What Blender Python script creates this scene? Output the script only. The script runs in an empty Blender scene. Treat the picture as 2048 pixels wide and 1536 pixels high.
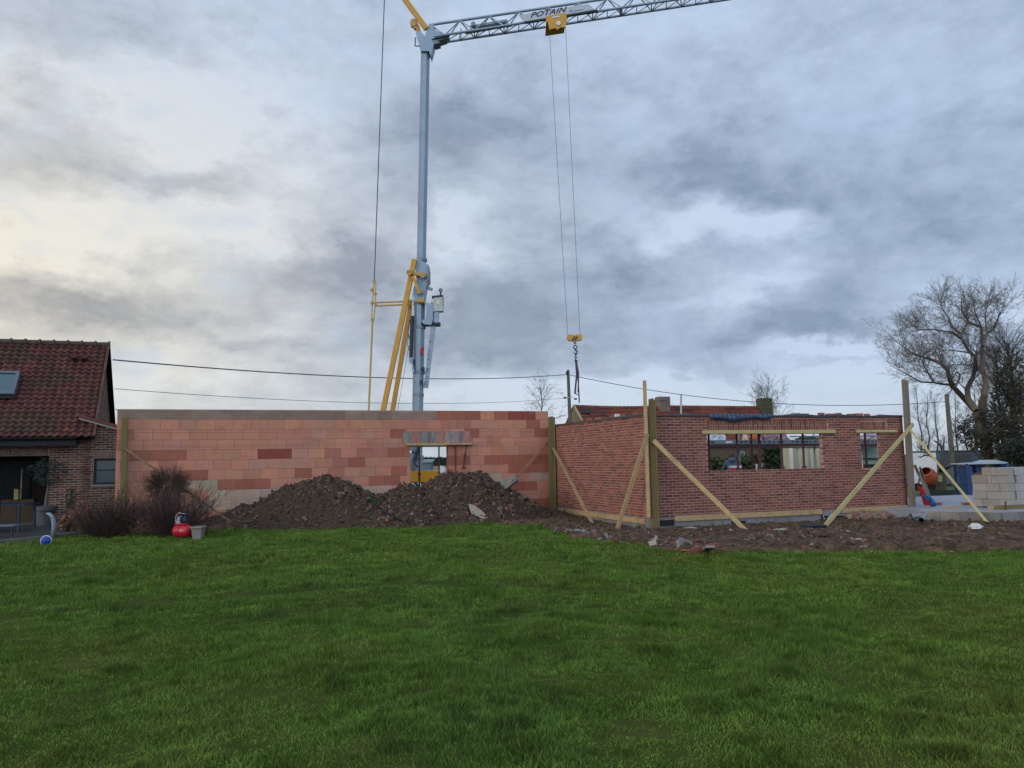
import bpy, math, random
import numpy as np
from mathutils import Vector as V, Matrix, noise as mn
random.seed(7); rng = np.random.default_rng(7)
S = bpy.context.scene; COL = S.collection
# ------------------------------------------------------------------ camera
FPX = 1560.0; CAMZ = 1.6
pitch = math.atan(153/FPX); roll = 0.018
CP = V((0, 0, CAMZ))
Fw = V((0, math.cos(pitch), math.sin(pitch))); r0 = V((1, 0, 0)); u0 = V((0, -math.sin(pitch), math.cos(pitch)))
Rt = r0*math.cos(roll) - u0*math.sin(roll); Up = r0*math.sin(roll) + u0*math.cos(roll)
cd = bpy.data.cameras.new("camera"); cam = bpy.data.objects.new("camera", cd); COL.objects.link(cam)
cd.sensor_fit = 'HORIZONTAL'; cd.sensor_width = 36; cd.lens = 36*FPX/2048; cd.clip_end = 3000; cd.clip_start = .05
M = Matrix((Rt, Up, -Fw)).transposed().to_4x4(); M.translation = CP; cam.matrix_world = M
S.camera = cam
def ray(px, py): return Fw*FPX + Rt*(px-1024) - Up*(py-768)
def D(px, py, Y):
    r = ray(px, py); return CP + r*(Y/r.y)
def G(px, py, z=0.0):
    r = ray(px, py); return CP + r*((z-CAMZ)/r.z)
def PL(px, py, P0, n):
    r = ray(px, py); return CP + r*((P0-CP).dot(n)/r.dot(n))
def proj(p):
    d = V(p)-CP; w = d.dot(Fw); return (1024+FPX*d.dot(Rt)/w, 768-FPX*d.dot(Up)/w)
# ------------------------------------------------------------------ view, world, sun
S.view_settings.view_transform = 'Standard'; S.view_settings.look = 'None'
S.view_settings.exposure = 0.06; S.view_settings.gamma = 1.0; S.view_settings.use_curve_mapping = False
SUN_EL = math.radians(14); SUN_AZ = math.radians(-128)     # azimuth from +Y, negative = left
def lin(c): return tuple(((v/255+.055)/1.055)**2.4 if v/255 > .04045 else v/255/12.92 for v in c)
W = bpy.data.worlds.new("World"); S.world = W; W.use_nodes = True
def build_world():
    nt = W.node_tree; N = nt.nodes; L = nt.links; N.clear()
    out = N.new('ShaderNodeOutputWorld'); bg = N.new('ShaderNodeBackground'); bg.inputs[1].default_value = .1
    L.new(bg.outputs[0], out.inputs[0])
    sky = N.new('ShaderNodeTexSky'); sky.sky_type = 'NISHITA'; sky.sun_disc = False
    sky.sun_elevation = SUN_EL; sky.sun_rotation = SUN_AZ
    tc = N.new('ShaderNodeTexCoord'); sep = N.new('ShaderNodeSeparateXYZ'); L.new(tc.outputs['Generated'], sep.inputs[0])
    def m(op, a, b=None, c=None, clamp=False):
        n = N.new('ShaderNodeMath'); n.operation = op; n.use_clamp = clamp
        for i, v in enumerate((a, b, c)):
            if v is None: continue
            if isinstance(v, (int, float)): n.inputs[i].default_value = v
            else: L.new(v, n.inputs[i])
        return n.outputs[0]
    X, Y, Z = sep.outputs
    az = m('ARCTAN2', X, Y); el = m('ARCSINE', Z)
    zc = m('ADD', m('MAXIMUM', Z, 0), .10)
    cb = N.new('ShaderNodeCombineXYZ'); L.new(m('DIVIDE', X, zc), cb.inputs[0]); L.new(m('DIVIDE', Y, zc), cb.inputs[1])
    def noise(vec, scale, det, rough, dist=0., w=None):
        n = N.new('ShaderNodeTexNoise'); n.inputs['Scale'].default_value = scale; n.inputs['Detail'].default_value = det
        n.inputs['Roughness'].default_value = rough; n.inputs['Distortion'].default_value = dist; L.new(vec, n.inputs['Vector']); return n
    n1 = noise(cb.outputs[0], .85, 9, .62, .35)
    ae = N.new('ShaderNodeCombineXYZ'); L.new(az, ae.inputs[0]); L.new(m('MULTIPLY', el, 1.7), ae.inputs[1])
    n2 = noise(ae.outputs[0], 5.5, 9, .6, .25)
    wn = noise(ae.outputs[0], 7, 5, .6)
    n3 = noise(ae.outputs[0], 26, 6, .65)
    sb = N.new('ShaderNodeVectorMath'); sb.operation = 'SUBTRACT'; L.new(wn.outputs['Color'], sb.inputs[0]); sb.inputs[1].default_value = (.5, .5, .5)
    sc = N.new('ShaderNodeVectorMath'); sc.operation = 'SCALE'; L.new(sb.outputs[0], sc.inputs[0]); sc.inputs['Scale'].default_value = .16
    pos = N.new('ShaderNodeCombineXYZ'); L.new(az, pos.inputs[0]); L.new(el, pos.inputs[1])
    wp = N.new('ShaderNodeVectorMath'); wp.operation = 'ADD'; L.new(pos.outputs[0], wp.inputs[0]); L.new(sc.outputs[0], wp.inputs[1])
    def blob(px, py, sx, sy, w, src=wp):
        r = ray(px, py).normalized(); a, e = math.atan2(r.x, r.y), math.asin(r.z)
        s = N.new('ShaderNodeVectorMath'); s.operation = 'SUBTRACT'; L.new(src.outputs[0], s.inputs[0]); s.inputs[1].default_value = (a, e, 0)
        q = N.new('ShaderNodeVectorMath'); q.operation = 'MULTIPLY'; L.new(s.outputs[0], q.inputs[0])
        q.inputs[1].default_value = (FPX/sx, FPX/sy, 0)
        d = N.new('ShaderNodeVectorMath'); d.operation = 'DOT_PRODUCT'; L.new(q.outputs[0], d.inputs[0]); L.new(q.outputs[0], d.inputs[1])
        return m('MULTIPLY', m('EXPONENT', m('MULTIPLY', d.outputs['Value'], -1)), w)
    acc = 0.0
    for b in [(870, 290, 190, 100, .42), (1010, 230, 120, 70, .2), (640, 520, 210, 75, .55), (980, 600, 220, 90, .45), (1280, 330, 260, 85, .24), (1500, 330, 160, 70, .12),
              (1230, 520, 150, 60, .42), (1750, 400, 330, 120, .38), (1950, 250, 250, 120, .15), (1480, 180, 250, 100, .08), (1450, 665, 380, 75, .42), (760, 690, 330, 70, .4),
              (100, 595, 190, 40, .5), (380, 370, 90, 45, .5), (50, 250, 110, 50, .35), (240, 330, 110, 30, .3), (270, 60, 90, 40, .25), (90, 60, 120, 60, .22),
              (1440, 440, 130, 42, -.62), (1560, 430, 80, 30, -.25), (1675, 700, 110, 22, -.8), (1520, 785, 480, 26, -.7), (1080, 790, 150, 30, -.55), (470, 280, 230, 110, -.3), (905, 440, 70, 40, -.5),
              (480, 440, 230, 40, -.35), (1500, 570, 110, 25, -.4), (880, 560, 40, 60, -.35), (160, 480, 260, 60, -.4), (200, 170, 260, 70, -.25), (250, 740, 300, 40, -.3), (1180, 60, 300, 50, -.15), (560, 660, 120, 25, -.3), (2000, 610, 140, 30, -.35)]:
        acc = m('ADD', blob(*b), acc)
    dens = m('ADD', m('ADD', m('MULTIPLY', n1.outputs['Fac'], .45), m('MULTIPLY', n2.outputs['Fac'], .85)), m('MULTIPLY', n3.outputs['Fac'], .34))
    dens = m('ADD', dens, m('MULTIPLY', acc, .62))
    ds = m('MULTIPLY_ADD', dens, 2.15, -1.45, clamp=True)        # 0 bright thin cloud .. 1 dark base
    n4 = noise(ae.outputs[0], 9, 8, .62, .4); ds = m('MULTIPLY', m('MULTIPLY', ds, m('MULTIPLY_ADD', ds, -2, 3)), ds)  if False else ds
    ds = m('MULTIPLY', ds, m('MULTIPLY_ADD', n4.outputs['Fac'], 1.0, .40), clamp=True)
    def rgb(c):
        n = N.new('ShaderNodeRGB'); n.outputs[0].default_value = (*[v*10 for v in lin(c)], 1); return n.outputs[0]
    def mix(f, a, b):
        n = N.new('ShaderNodeMix'); n.data_type = 'RGBA'; L.new(f, n.inputs[0]) if not isinstance(f, float) else None
        if isinstance(f, float): n.inputs[0].default_value = f
        L.new(a, n.inputs[6]); L.new(b, n.inputs[7]); return n.outputs[2]
    # warm glow low on the left, cold towards the right
    wl = m('ADD', blob(-350, 560, 900, 460, 1.0, pos), 0, clamp=True)
    br = mix(wl, rgb((193, 211, 236)), rgb((242, 235, 218)))
    dk = mix(wl, rgb((132, 151, 177)), rgb((170, 168, 166)))
    op = m('MULTIPLY_ADD', n2.outputs['Fac'], -5.0, 2.45, clamp=True)
    br = mix(m('MULTIPLY', op, .55), br, rgb((166, 191, 222)))
    hz = m('MULTIPLY', m('SUBTRACT', 1, m('MULTIPLY', m('ABSOLUTE', el), 9, clamp=True)), .6)
    br = mix(hz, br, rgb((214, 220, 218)))
    cl = mix(ds, br, dk)
    full = mix(.965, sky.outputs[0], cl)
    # the unseen half of the sky behind the camera is brightened to light the walls
    back = m('MULTIPLY_ADD', Y, -1.6, .0, clamp=True)
    k = m('MULTIPLY_ADD', back, 1.0, 1.0)
    vm = N.new('ShaderNodeVectorMath'); vm.operation = 'SCALE'; L.new(full, vm.inputs[0]); L.new(k, vm.inputs['Scale'])
    L.new(vm.outputs[0], bg.inputs[0])
build_world()
sl = bpy.data.lights.new("sun", 'SUN'); sl.energy = .9; sl.angle = math.radians(16); sl.color = (1, .86, .70)
so = bpy.data.objects.new("sun", sl); COL.objects.link(so)
sd = V((math.sin(SUN_AZ)*math.cos(SUN_EL), math.cos(SUN_AZ)*math.cos(SUN_EL), math.sin(SUN_EL)))
so.rotation_euler = (-sd).to_track_quat('-Z', 'Y').to_euler()
# ------------------------------------------------------------------ materials
MATS = {}
def mat(name, col, rough=.85, var=.15, scale=6., bump=0., bscale=None, metal=0., attr=False, col2=None, stretch=None, spec=.3, trans=0.):
    if name in MATS: return MATS[name]
    m = bpy.data.materials.new(name); m.use_nodes = True; nt = m.node_tree; N = nt.nodes; L = nt.links
    b = N['Principled BSDF']; b.inputs['Roughness'].default_value = rough; b.inputs['Metallic'].default_value = metal
    b.inputs['Specular IOR Level'].default_value = spec
    tc = N.new('ShaderNodeTexCoord'); vec = tc.outputs['Object']
    if stretch:
        mp = N.new('ShaderNodeMapping'); mp.inputs['Scale'].default_value = stretch; L.new(vec, mp.inputs[0]); vec = mp.outputs[0]
    nz = N.new('ShaderNodeTexNoise'); nz.inputs['Scale'].default_value = scale; nz.inputs['Detail'].default_value = 6; nz.inputs['Roughness'].default_value = .65
    L.new(vec, nz.inputs['Vector'])
    base = N.new('ShaderNodeRGB'); base.outputs[0].default_value = (*col, 1); src = base.outputs[0]
    if attr:
        at = N.new('ShaderNodeVertexColor'); at.layer_name = 'Col'; src = at.outputs[0]
    if col2:
        mx = N.new('ShaderNodeMix'); mx.data_type = 'RGBA'
        rp = N.new('ShaderNodeMapRange'); rp.inputs[1].default_value = .42; rp.inputs[2].default_value = .6; L.new(nz.outputs['Fac'], rp.inputs[0])
        L.new(rp.outputs[0], mx.inputs[0]); L.new(src, mx.inputs[6]); mx.inputs[7].default_value = (*col2, 1); src = mx.outputs[2]
    mr = N.new('ShaderNodeMapRange'); mr.inputs[1].default_value = .25; mr.inputs[2].default_value = .75
    mr.inputs[3].default_value = 1-var; mr.inputs[4].default_value = 1+var; L.new(nz.outputs['Fac'], mr.inputs[0])
    vm = N.new('ShaderNodeVectorMath'); vm.operation = 'SCALE'; L.new(src, vm.inputs[0]); L.new(mr.outputs[0], vm.inputs['Scale'])
    L.new(vm.outputs[0], b.inputs['Base Color'])
    if bump:
        n2 = N.new('ShaderNodeTexNoise'); n2.inputs['Scale'].default_value = bscale or scale*4; n2.inputs['Detail'].default_value = 5; L.new(vec, n2.inputs['Vector'])
        bp = N.new('ShaderNodeBump'); bp.inputs['Strength'].default_value = bump; bp.inputs['Distance'].default_value = .02
        L.new(n2.outputs['Fac'], bp.inputs['Height']); L.new(bp.outputs[0], b.inputs['Normal'])
    MATS[name] = m; return m
def glass(name, col=(.02, .03, .04), rough=.06):
    m = mat(name, col, rough, .1, 2, spec=.8); return m
# ------------------------------------------------------------------ mesh builder
class MB:
    def __init__(s): s.v = []; s.f = []; s.c = []; s.col = None
    def face(s, idx):
        s.f.append(idx); s.c.append(s.col)
    def poly(s, pts):
        n = len(s.v); s.v += [tuple(p) for p in pts]; s.face(tuple(range(n, n+len(pts))))
    def par(s, o, a, b, c):            # parallelepiped
        o, a, b, c = V(o), V(a), V(b), V(c); n = len(s.v)
        if a.cross(b).dot(c) < 0: a, b = b, a
        for p in (o, o+a, o+a+b, o+b): s.v.append(tuple(p)); 
        for p in (o+c, o+a+c, o+a+b+c, o+b+c): s.v.append(tuple(p))
        for q in ((3, 2, 1, 0), (4, 5, 6, 7), (0, 1, 5, 4), (1, 2, 6, 5), (2, 3, 7, 6), (3, 0, 4, 7)): s.face(tuple(n+i for i in q))
    def box(s, c, sx, sy, sz, rz=0.): # centred box turned about z
        a = V((math.cos(rz), math.sin(rz), 0))*sx; b = V((-math.sin(rz), math.cos(rz), 0))*sy; k = V((0, 0, sz))
        s.par(V(c)-a/2-b/2-k/2, a, b, k)
    def beam(s, p, q, w, h, up=(0, 0, 1)):
        p, q = V(p), V(q); d = (q-p); t = d.normalized(); u = V(up)
        if abs(t.dot(u)) > .97: u = V((0, 1, 0))
        x = t.cross(u).normalized(); y = x.cross(t).normalized()
        s.par(p-x*w/2-y*h/2, x*w, y*h, d)
    def tube(s, pts, rad, n=8, cap=True):
        pts = [V(p) for p in pts]; k = len(pts)
        if not isinstance(rad, (list, tuple)): rad = [rad]*k
        base = len(s.v); px = None
        for i, p in enumerate(pts):
            t = (pts[min(i+1, k-1)]-pts[max(i-1, 0)])
            t = t.normalized() if t.length > 1e-9 else V((0, 0, 1))
            if px is None:
                a = V((0, 0, 1)) if abs(t.z) < .9 else V((1, 0, 0)); px = t.cross(a).normalized()
            else:
                px = (px-t*px.dot(t)); px = px.normalized() if px.length > 1e-6 else t.orthogonal().normalized()
            py = t.cross(px)
            for j in range(n):
                an = 2*math.pi*(j+.5)/n; s.v.append(tuple(p+(px*math.cos(an)+py*math.sin(an))*rad[i]))
        for i in range(k-1):
            for j in range(n):
                a = base+i*n+j; b = base+i*n+(j+1) % n; s.face((a, b, b+n, a+n))
        if cap:
            s.face(tuple(base+j for j in reversed(range(n)))); s.face(tuple(base+(k-1)*n+j for j in range(n)))
    def lathe(s, o, prof, n=20, ax=(0, 0, 1), capb=True, capt=True):
        o = V(o); s.tube_prof(o, prof, n, V(ax).normalized(), capb, capt)
    def tube_prof(s, o, prof, n, ax, capb, capt):
        x = ax.orthogonal().normalized(); y = ax.cross(x); base = len(s.v)
        for r, h in prof:
            for j in range(n):
                an = 2*math.pi*j/n; s.v.append(tuple(o+ax*h+(x*math.cos(an)+y*math.sin(an))*r))
        for i in range(len(prof)-1):
            for j in range(n):
                a = base+i*n+j; b = base+i*n+(j+1) % n; s.face((a, b, b+n, a+n))
        if capb: s.face(tuple(base+j for j in reversed(range(n))))
        if capt: s.face(tuple(base+(len(prof)-1)*n+j for j in range(n)))
    def prism(s, pts, dv):
        pts = [V(p) for p in pts]; dv = V(dv); n = len(s.v); k = len(pts)
        nn = (pts[1]-pts[0]).cross(pts[2]-pts[0])
        if nn.dot(dv) > 0: pts.reverse()
        s.v += [tuple(p) for p in pts]+[tuple(p+dv) for p in pts]
        s.face(tuple(range(n, n+k))); s.face(tuple(n+k+i for i in reversed(range(k))))
        for i in range(k):
            j = (i+1) % k; s.face((n+j, n+i, n+k+i, n+k+j))
    def sphere(s, c, r, n=12, m=8, sc=(1, 1, 1), jit=0.):
        c = V(c); base = len(s.v); s.v.append(tuple(c+V((0, 0, -r*sc[2]))))
        for i in range(1, m):
            ph = -math.pi/2+math.pi*i/m
            for j in range(n):
                an = 2*math.pi*j/n; k = 1+random.uniform(-jit, jit)
                s.v.append(tuple(c+V((math.cos(ph)*math.cos(an)*sc[0], math.cos(ph)*math.sin(an)*sc[1], math.sin(ph)*sc[2]))*r*k))
        s.v.append(tuple(c+V((0, 0, r*sc[2])))); top = len(s.v)-1
        for j in range(n):
            s.face((base, base+1+(j+1) % n, base+1+j)); s.face((top, top-n+j, top-n+(j+1) % n))
        for i in range(m-2):
            for j in range(n):
                a = base+1+i*n+j; b = base+1+i*n+(j+1) % n; s.face((a, b, b+n, a+n))
    def rock(s, c, r, flat=.6, stretch=1.):
        c = V(c); q = Matrix.Rotation(random.uniform(0, 6.3), 3, V((random.gauss(0, 1), random.gauss(0, 1), random.gauss(0, 1)+.01)).normalized()); base = len(s.v)
        pts = [(1, 0, 0), (-1, 0, 0), (0, 1, 0), (0, -1, 0), (0, 0, 1), (0, 0, -1)]
        sx, sy, sz = r*stretch*random.uniform(.8, 1.2), r*random.uniform(.6, 1.1), r*flat*random.uniform(.7, 1.2)
        cs = [V((a*sx*random.uniform(.75, 1), b*sy*random.uniform(.75, 1), e*sz*random.uniform(.75, 1))) for a in (-1, 1) for b in (-1, 1) for e in (-1, 1)]
        for p in cs: s.v.append(tuple(c+q @ p))
        for f in ((0, 1, 3, 2), (4, 6, 7, 5), (0, 4, 5, 1), (2, 3, 7, 6), (0, 2, 6, 4), (1, 5, 7, 3)): s.face(tuple(base+i for i in f))
    def build(s, name, material, parent=None, loc=None, smooth=False, bevel=0.):
        if parent is not None: o0 = V(parent['_o'])
        elif loc is not None: o0 = V(loc)
        else:
            a = np.array(s.v); o0 = V(((a[:, 0].min()+a[:, 0].max())/2, (a[:, 1].min()+a[:, 1].max())/2, a[:, 2].min()))
        me = bpy.data.meshes.new(name); me.from_pydata([(x-o0.x, y-o0.y, z-o0.z) for x, y, z in s.v], [], s.f)
        if any(c is not None for c in s.c):
            ca = me.color_attributes.new('Col', 'FLOAT_COLOR', 'CORNER'); arr = []
            for f, c in zip(s.f, s.c):
                arr += list((*(c or (.5, .5, .5)), 1))*len(f)
            ca.data.foreach_set('color', arr)
        me.materials.append(material)
        if smooth: me.polygons.foreach_set('use_smooth', [True]*len(me.polygons))
        o = bpy.data.objects.new(name, me); COL.objects.link(o)
        if parent is not None: o.parent = parent
        else: o.location = o0
        o['_o'] = tuple(o0)
        if bevel:
            b = o.modifiers.new('bevel', 'BEVEL'); b.width = bevel; b.segments = 2; b.limit_method = 'ANGLE'
        return o
def thing(name, label, cat, loc, group=None):
    o = bpy.data.objects.new(name, None); COL.objects.link(o); o.location = loc; o['_o'] = tuple(loc)
    o['label'] = label; o['category'] = cat
    if group: o['group'] = group
    o.empty_display_size = .2
    return o
def tag(o, label, cat, group=None, kind=None):
    o['label'] = label; o['category'] = cat
    if group: o['group'] = group
    if kind: o['kind'] = kind
    return o
def struct(o, label=None):
    o['kind'] = 'structure'
    if label: o['label'] = label
    return o
def jit(c, k=.1, h=.04):
    f = 1+random.uniform(-k, k); return tuple(max(0, v*f*(1+random.uniform(-h, h))) for v in c)
# ------------------------------------------------------------------ noise for terrain (numpy)
_perm = rng.random((256, 256))
def vnoise(x, y):
    xi = np.floor(x).astype(int); yi = np.floor(y).astype(int); fx = x-xi; fy = y-yi
    fx = fx*fx*(3-2*fx); fy = fy*fy*(3-2*fy)
    g = lambda i, j: _perm[i & 255, j & 255]
    return (g(xi, yi)*(1-fx)+g(xi+1, yi)*fx)*(1-fy)+(g(xi, yi+1)*(1-fx)+g(xi+1, yi+1)*fx)*fy
def fbm(x, y, o=4, g=.5):
    x = np.asarray(x, float); y = np.asarray(y, float); s = 0; a = 1; t = 0
    for i in range(o):
        s = s+a*vnoise(x*2**i+17.3*i, y*2**i+9.1*i); t += a; a *= g
    return s/t-.5
# lawn / soil boundary, traced along the ground
bpx = [(-260, 1130), (0, 1088), (200, 1068), (330, 1076), (405, 1064), (480, 1058), (560, 1055), (700, 1056), (800, 1053), (900, 1051), (1000, 1049), (1075, 1051), (1110, 1062), (1150, 1076),
       (1230, 1086), (1300, 1097), (1390, 1110), (1500, 1106), (1700, 1104), (1900, 1105), (2060, 1105), (2400, 1100)]
bxy = sorted([(G(*p).x, G(*p).y) for p in bpx]); BX = np.array([b[0] for b in bxy]); BY = np.array([b[1] for b in bxy])
def yb(x): return np.interp(x, BX, BY)
def track(x, y):   # faint wheel track crossing the lawn
    p = [G(-60, 1245), G(250, 1215), (G(560, 1185)), G(800, 1168), G(1000, 1168), G(1300, 1180)]
    yy = np.interp(x, [q.x for q in p], [q.y for q in p]); return np.exp(-((y-yy)/.22)**2)*(x < 1.5)
def Hl(x, y):
    h = .10*fbm(x*.35, y*.35, 3)+.05*fbm(x*1.7, y*1.7, 3) + .02*fbm(x*6, y*6, 2)
    return h-.025*track(x, y)
u = V((math.cos(math.radians(20)), math.sin(math.radians(20)), 0)); vv = V((-u.y, u.x, 0)); nf = -vv   # nf faces the camera
PC = G(1303, 1052, 0.0); PC.z = 0                                                    # brick corner on the ground
sW = None
def side_hit(px):   # distance along vv from PC where the side wall is seen at column px (y~1000)
    P = PL(px, 990, PC, -u); return (P-PC).dot(vv)
SLEN = side_hit(1100)
PB = PC+vv*SLEN                                                                       # right end of block wall
def Bw(px, py): return PL(px, py, PB, nf)
BL = (PB-Bw(247, 900)).length
def sb_(px, py):   # (s, z) on block wall: s from its left end
    P = Bw(px, py); return BL-(PB-V((P.x, P.y, 0))).dot(u), P.z
def sf_(px, py):   # on brick front
    P = PL(px, py, PC, nf); return (P-PC).dot(u), P.z
WL = sf_(1812, 950)[0]
def wall_dist(x, y):
    return (PB.x-x)*(-vv.x)+(PB.y-y)*(-vv.y) if False else -((x-PB.x)*vv.x+(y-PB.y)*vv.y)   # >0 in front of block wall
def Hs(x, y):
    d = wall_dist(x, y); left = np.clip((2.2-x)/2.5, 0, 1)*np.clip((x+9.5)/3, .25, 1)
    h = .22*left*np.clip(1-(d-.2)/2.4, 0, 1)
    h = h+.07*fbm(x*.8, y*.8, 3)+.07*np.abs(fbm(x*3, y*4.5, 3))+.05*fbm(x*9, y*11, 2)
    rut = .04*np.sin(y*3.4+.5*np.sin(x*.9))*np.clip((x-3.5)/2, 0, 1)
    return h+.04+rut*.6-.12*np.clip((x-1.0)/1.5, 0, 1)*np.clip((y-15.8)/1.8, 0, 1)
def soil_t(x, y): return (y-yb(x)+.5*fbm(x*2.2, y*2.2, 3)+.02)/.30
def soilz(x, y):
    t = np.clip(soil_t(x, y), 0, 1); return -.12+(t**.6)*(Hs(x, y)+.12)
def lawnz(x, y):
    t = np.clip((y-yb(x)-.25)/.6, 0, 1); return Hl(x, y)-.15*t
def grid(name, xs, ys, zf, material, smooth=True):
    XX, YY = np.meshgrid(xs, ys); ZZ = zf(XX, YY); nx, ny = len(xs), len(ys)
    me = bpy.data.meshes.new(name); co = np.stack([XX, YY, ZZ], -1).reshape(-1, 3)
    me.vertices.add(len(co)); me.vertices.foreach_set('co', co.ravel())
    i = (np.arange(ny-1)[:, None]*nx+np.arange(nx-1)[None, :]).ravel()
    q = np.stack([i, i+1, i+nx+1, i+nx], -1); me.loops.add(q.size); me.loops.foreach_set('vertex_index', q.ravel())
    me.polygons.add(len(q)); me.polygons.foreach_set('loop_start', np.arange(len(q))*4); me.update(calc_edges=True)
    me.polygons.foreach_set('use_smooth', [smooth]*len(q)); me.materials.append(material)
    o = bpy.data.objects.new(name, me); COL.objects.link(o); return o
# ------------------------------------------------------------------ ground sheets
m_lawn = mat('lawn_earth', (.045, .070, .014), 1, .35, 1.2, .6, 60, col2=(.058, .064, .018), spec=0.)
m_far = mat('far_field', (.035, .060, .016), .95, .3, .15, col2=(.06, .062, .028))
m_soil = mat('wet_soil', (.068, .040, .026), .9, .5, 3.5, .9, 45, col2=(.115, .072, .044), spec=.1)
lawn = struct(grid('lawn', np.arange(-20, 20.01, .12), np.arange(1.5, 24, .12), lawnz, m_lawn))
def farz(x, y):
    r = np.hypot(x, y); return np.where(r < 23, -.40, -.13)-.5*np.clip((y-26)/25, 0, 1)+0*x
xs = np.concatenate([-np.geomspace(1600, 30, 18), np.arange(-28, 28.1, 4), np.geomspace(30, 1600, 18)])
ys = np.concatenate([-np.geomspace(400, 10, 8), np.arange(-5, 60, 2.5), np.geomspace(62, 2000, 26)])
ground = struct(grid('ground', xs, ys, lambda x, y: -.13-.5*np.clip((y-27)/25, 0, 1)-.3*((y < 22) & (abs(x) < 20)), m_far))
soil = struct(grid('bare_soil', np.arange(-10.2, 17, .045), np.arange(12, 24.3, .05), soilz, m_soil, False))
# ------------------------------------------------------------------ grass blades (numpy, one object)
def grass():
    V3 = []; C3 = []
    def zone(y0, y1, dens, w, hgt, seg2):
        A = .70*(y1*y1-y0*y0)+1.0*(y1-y0); n = int(A*dens)
        y = np.sqrt(rng.random(n)*(y1*y1-y0*y0)+y0*y0); x = (rng.random(n)*2-1)*(.70*y+.5)
        d1 = fbm(x*1.6, y*1.6, 3); d2 = fbm(x*5, y*5, 2); tr = track(x, y)
        keep = (rng.random(n) < np.clip(1.0+.9*d1+.8*d2-.4*tr, .5, 1)) & (y < yb(x)+.12+.5*fbm(x*2.2, y*2.2, 3)+.12*rng.standard_normal(n))
        patio = (x < G(232, 1062).x) & (y > np.interp(x, [G(0, 1090).x, G(130, 1075).x, G(235, 1064).x], [G(0, 1090).y, G(130, 1075).y, G(235, 1064).y]))
        keep &= ~patio
        x = x[keep]; y = y[keep]; d1 = d1[keep]; d2 = d2[keep]; tr = tr[keep]; n = len(x)
        clump = np.clip(fbm(x*3.1+40, y*3.1, 3)*3, -1, 1)
        c2 = np.clip(fbm(x*8+4, y*8, 2)*3, -1, 1); h = hgt*(.5+.75*rng.random(n))*(1+.6*clump+.45*c2)*(1+.9*np.clip(d1*2, -.4, 1))*(1-.5*tr)
        ww = w*(.6+.8*rng.random(n)); ang = rng.random(n)*6.283
        la = 6.283*2*fbm(x*.9+5, y*.9, 2)+rng.standard_normal(n)*1.7; ll = h*(.2+.75*rng.random(n))
        z = Hl(x, y)-.005
        bx, by = np.cos(ang)*ww/2, np.sin(ang)*ww/2; tx, ty = np.cos(la)*ll, np.sin(la)*ll
        # colour
        pt = fbm(x*.45+9, y*.45, 3); p2 = fbm(x*2.3+3, y*2.3, 3); r = rng.random(n)
        base = np.stack([.088+.060*r, .160+.088*r, .024+.014*r], -1)
        yel = np.clip(pt*2.4+p2*1.6+.05, 0, 1)[:, None]; base = base*(1-yel*.6)+np.array([.170, .195, .042])*yel*.6
        cool = np.clip(-pt*2.2-p2*1.5-.12, 0, 1)[:, None]; base = base*(1-cool*.6)+np.array([.068, .122, .030])*cool*.6
        base = base*(1-.35*tr[:, None])+np.array([.08, .085, .05])*.35*tr[:, None]
        dry = (rng.random(n) < .035); base[dry] = np.array([.20, .16, .075])
        base *= (1-.34*clump[:, None])*(1-.36*c2[:, None])*(.55+.95*rng.random(n)**1.3)[:, None]
        P = lambda a, b, c: np.stack([a, b, c], -1)
        b0 = P(x-bx, y-by, z); b1 = P(x+bx, y+by, z)
        if seg2:
            m0 = P(x-bx*.8+tx*.35, y-by*.8+ty*.35, z+h*.6); m1 = P(x+bx*.8+tx*.35, y+by*.8+ty*.35, z+h*.6)
            t = P(x+tx, y+ty, z+h*.95)
            tri = np.stack([b0, b1, m1, b0, m1, m0, m0, m1, t], 1)
        else:
            t = P(x+tx, y+ty, z+h); tri = np.stack([b0, b1, t], 1)
        V3.append(tri.reshape(-1, 3)); C3.append(np.repeat(base, tri.shape[1], 0))
    zone(3.3, 5.5, 12500, .0036, .038, True)
    zone(5.5, 8.5, 8000, .0048, .038, False)
    zone(8.5, 12.5, 4000, .0072, .042, False)
    zone(12.5, 20.5, 1700, .010, .048, False)
    co = np.concatenate(V3); cc = np.concatenate(C3); n = len(co); me = bpy.data.meshes.new('grass')
    me.vertices.add(n); me.vertices.foreach_set('co', co.astype(np.float32).ravel())
    me.loops.add(n); me.loops.foreach_set('vertex_index', np.arange(n, dtype=np.int32))
    me.polygons.add(n//3); me.polygons.foreach_set('loop_start', np.arange(0, n, 3, dtype=np.int32)); me.update(calc_edges=True)
    ca = me.color_attributes.new('Col', 'FLOAT_COLOR', 'POINT'); ca.data.foreach_set('color', np.concatenate([cc, np.ones((n, 1))], 1).astype(np.float32).ravel())
    m = mat('grass_blade', (.05, .1, .02), .8, .15, .8, attr=True, spec=.08)
    me.materials.append(m); o = bpy.data.objects.new('grass', me); COL.objects.link(o)
    tag(o, 'short winter lawn grass with darker tufts and yellowish patches', 'grass', kind='stuff')
grass()
# ------------------------------------------------------------------ wood
m_wood = mat('new_timber', (.44, .30, .145), .8, .22, 3, .3, 60, stretch=(3, 3, 3))
m_woodg = mat('treated_timber', (.20, .15, .055), .8, .3, 4, .3, 50, stretch=(6, 6, .6), col2=(.15, .125, .055))
m_woodold = mat('weathered_timber', (.26, .21, .15), .9, .3, 4, .4, 50, stretch=(6, 6, .5), col2=(.16, .13, .10))
m_rust = mat('rusty_steel', (.085, .035, .028), .8, .4, 8)
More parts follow.
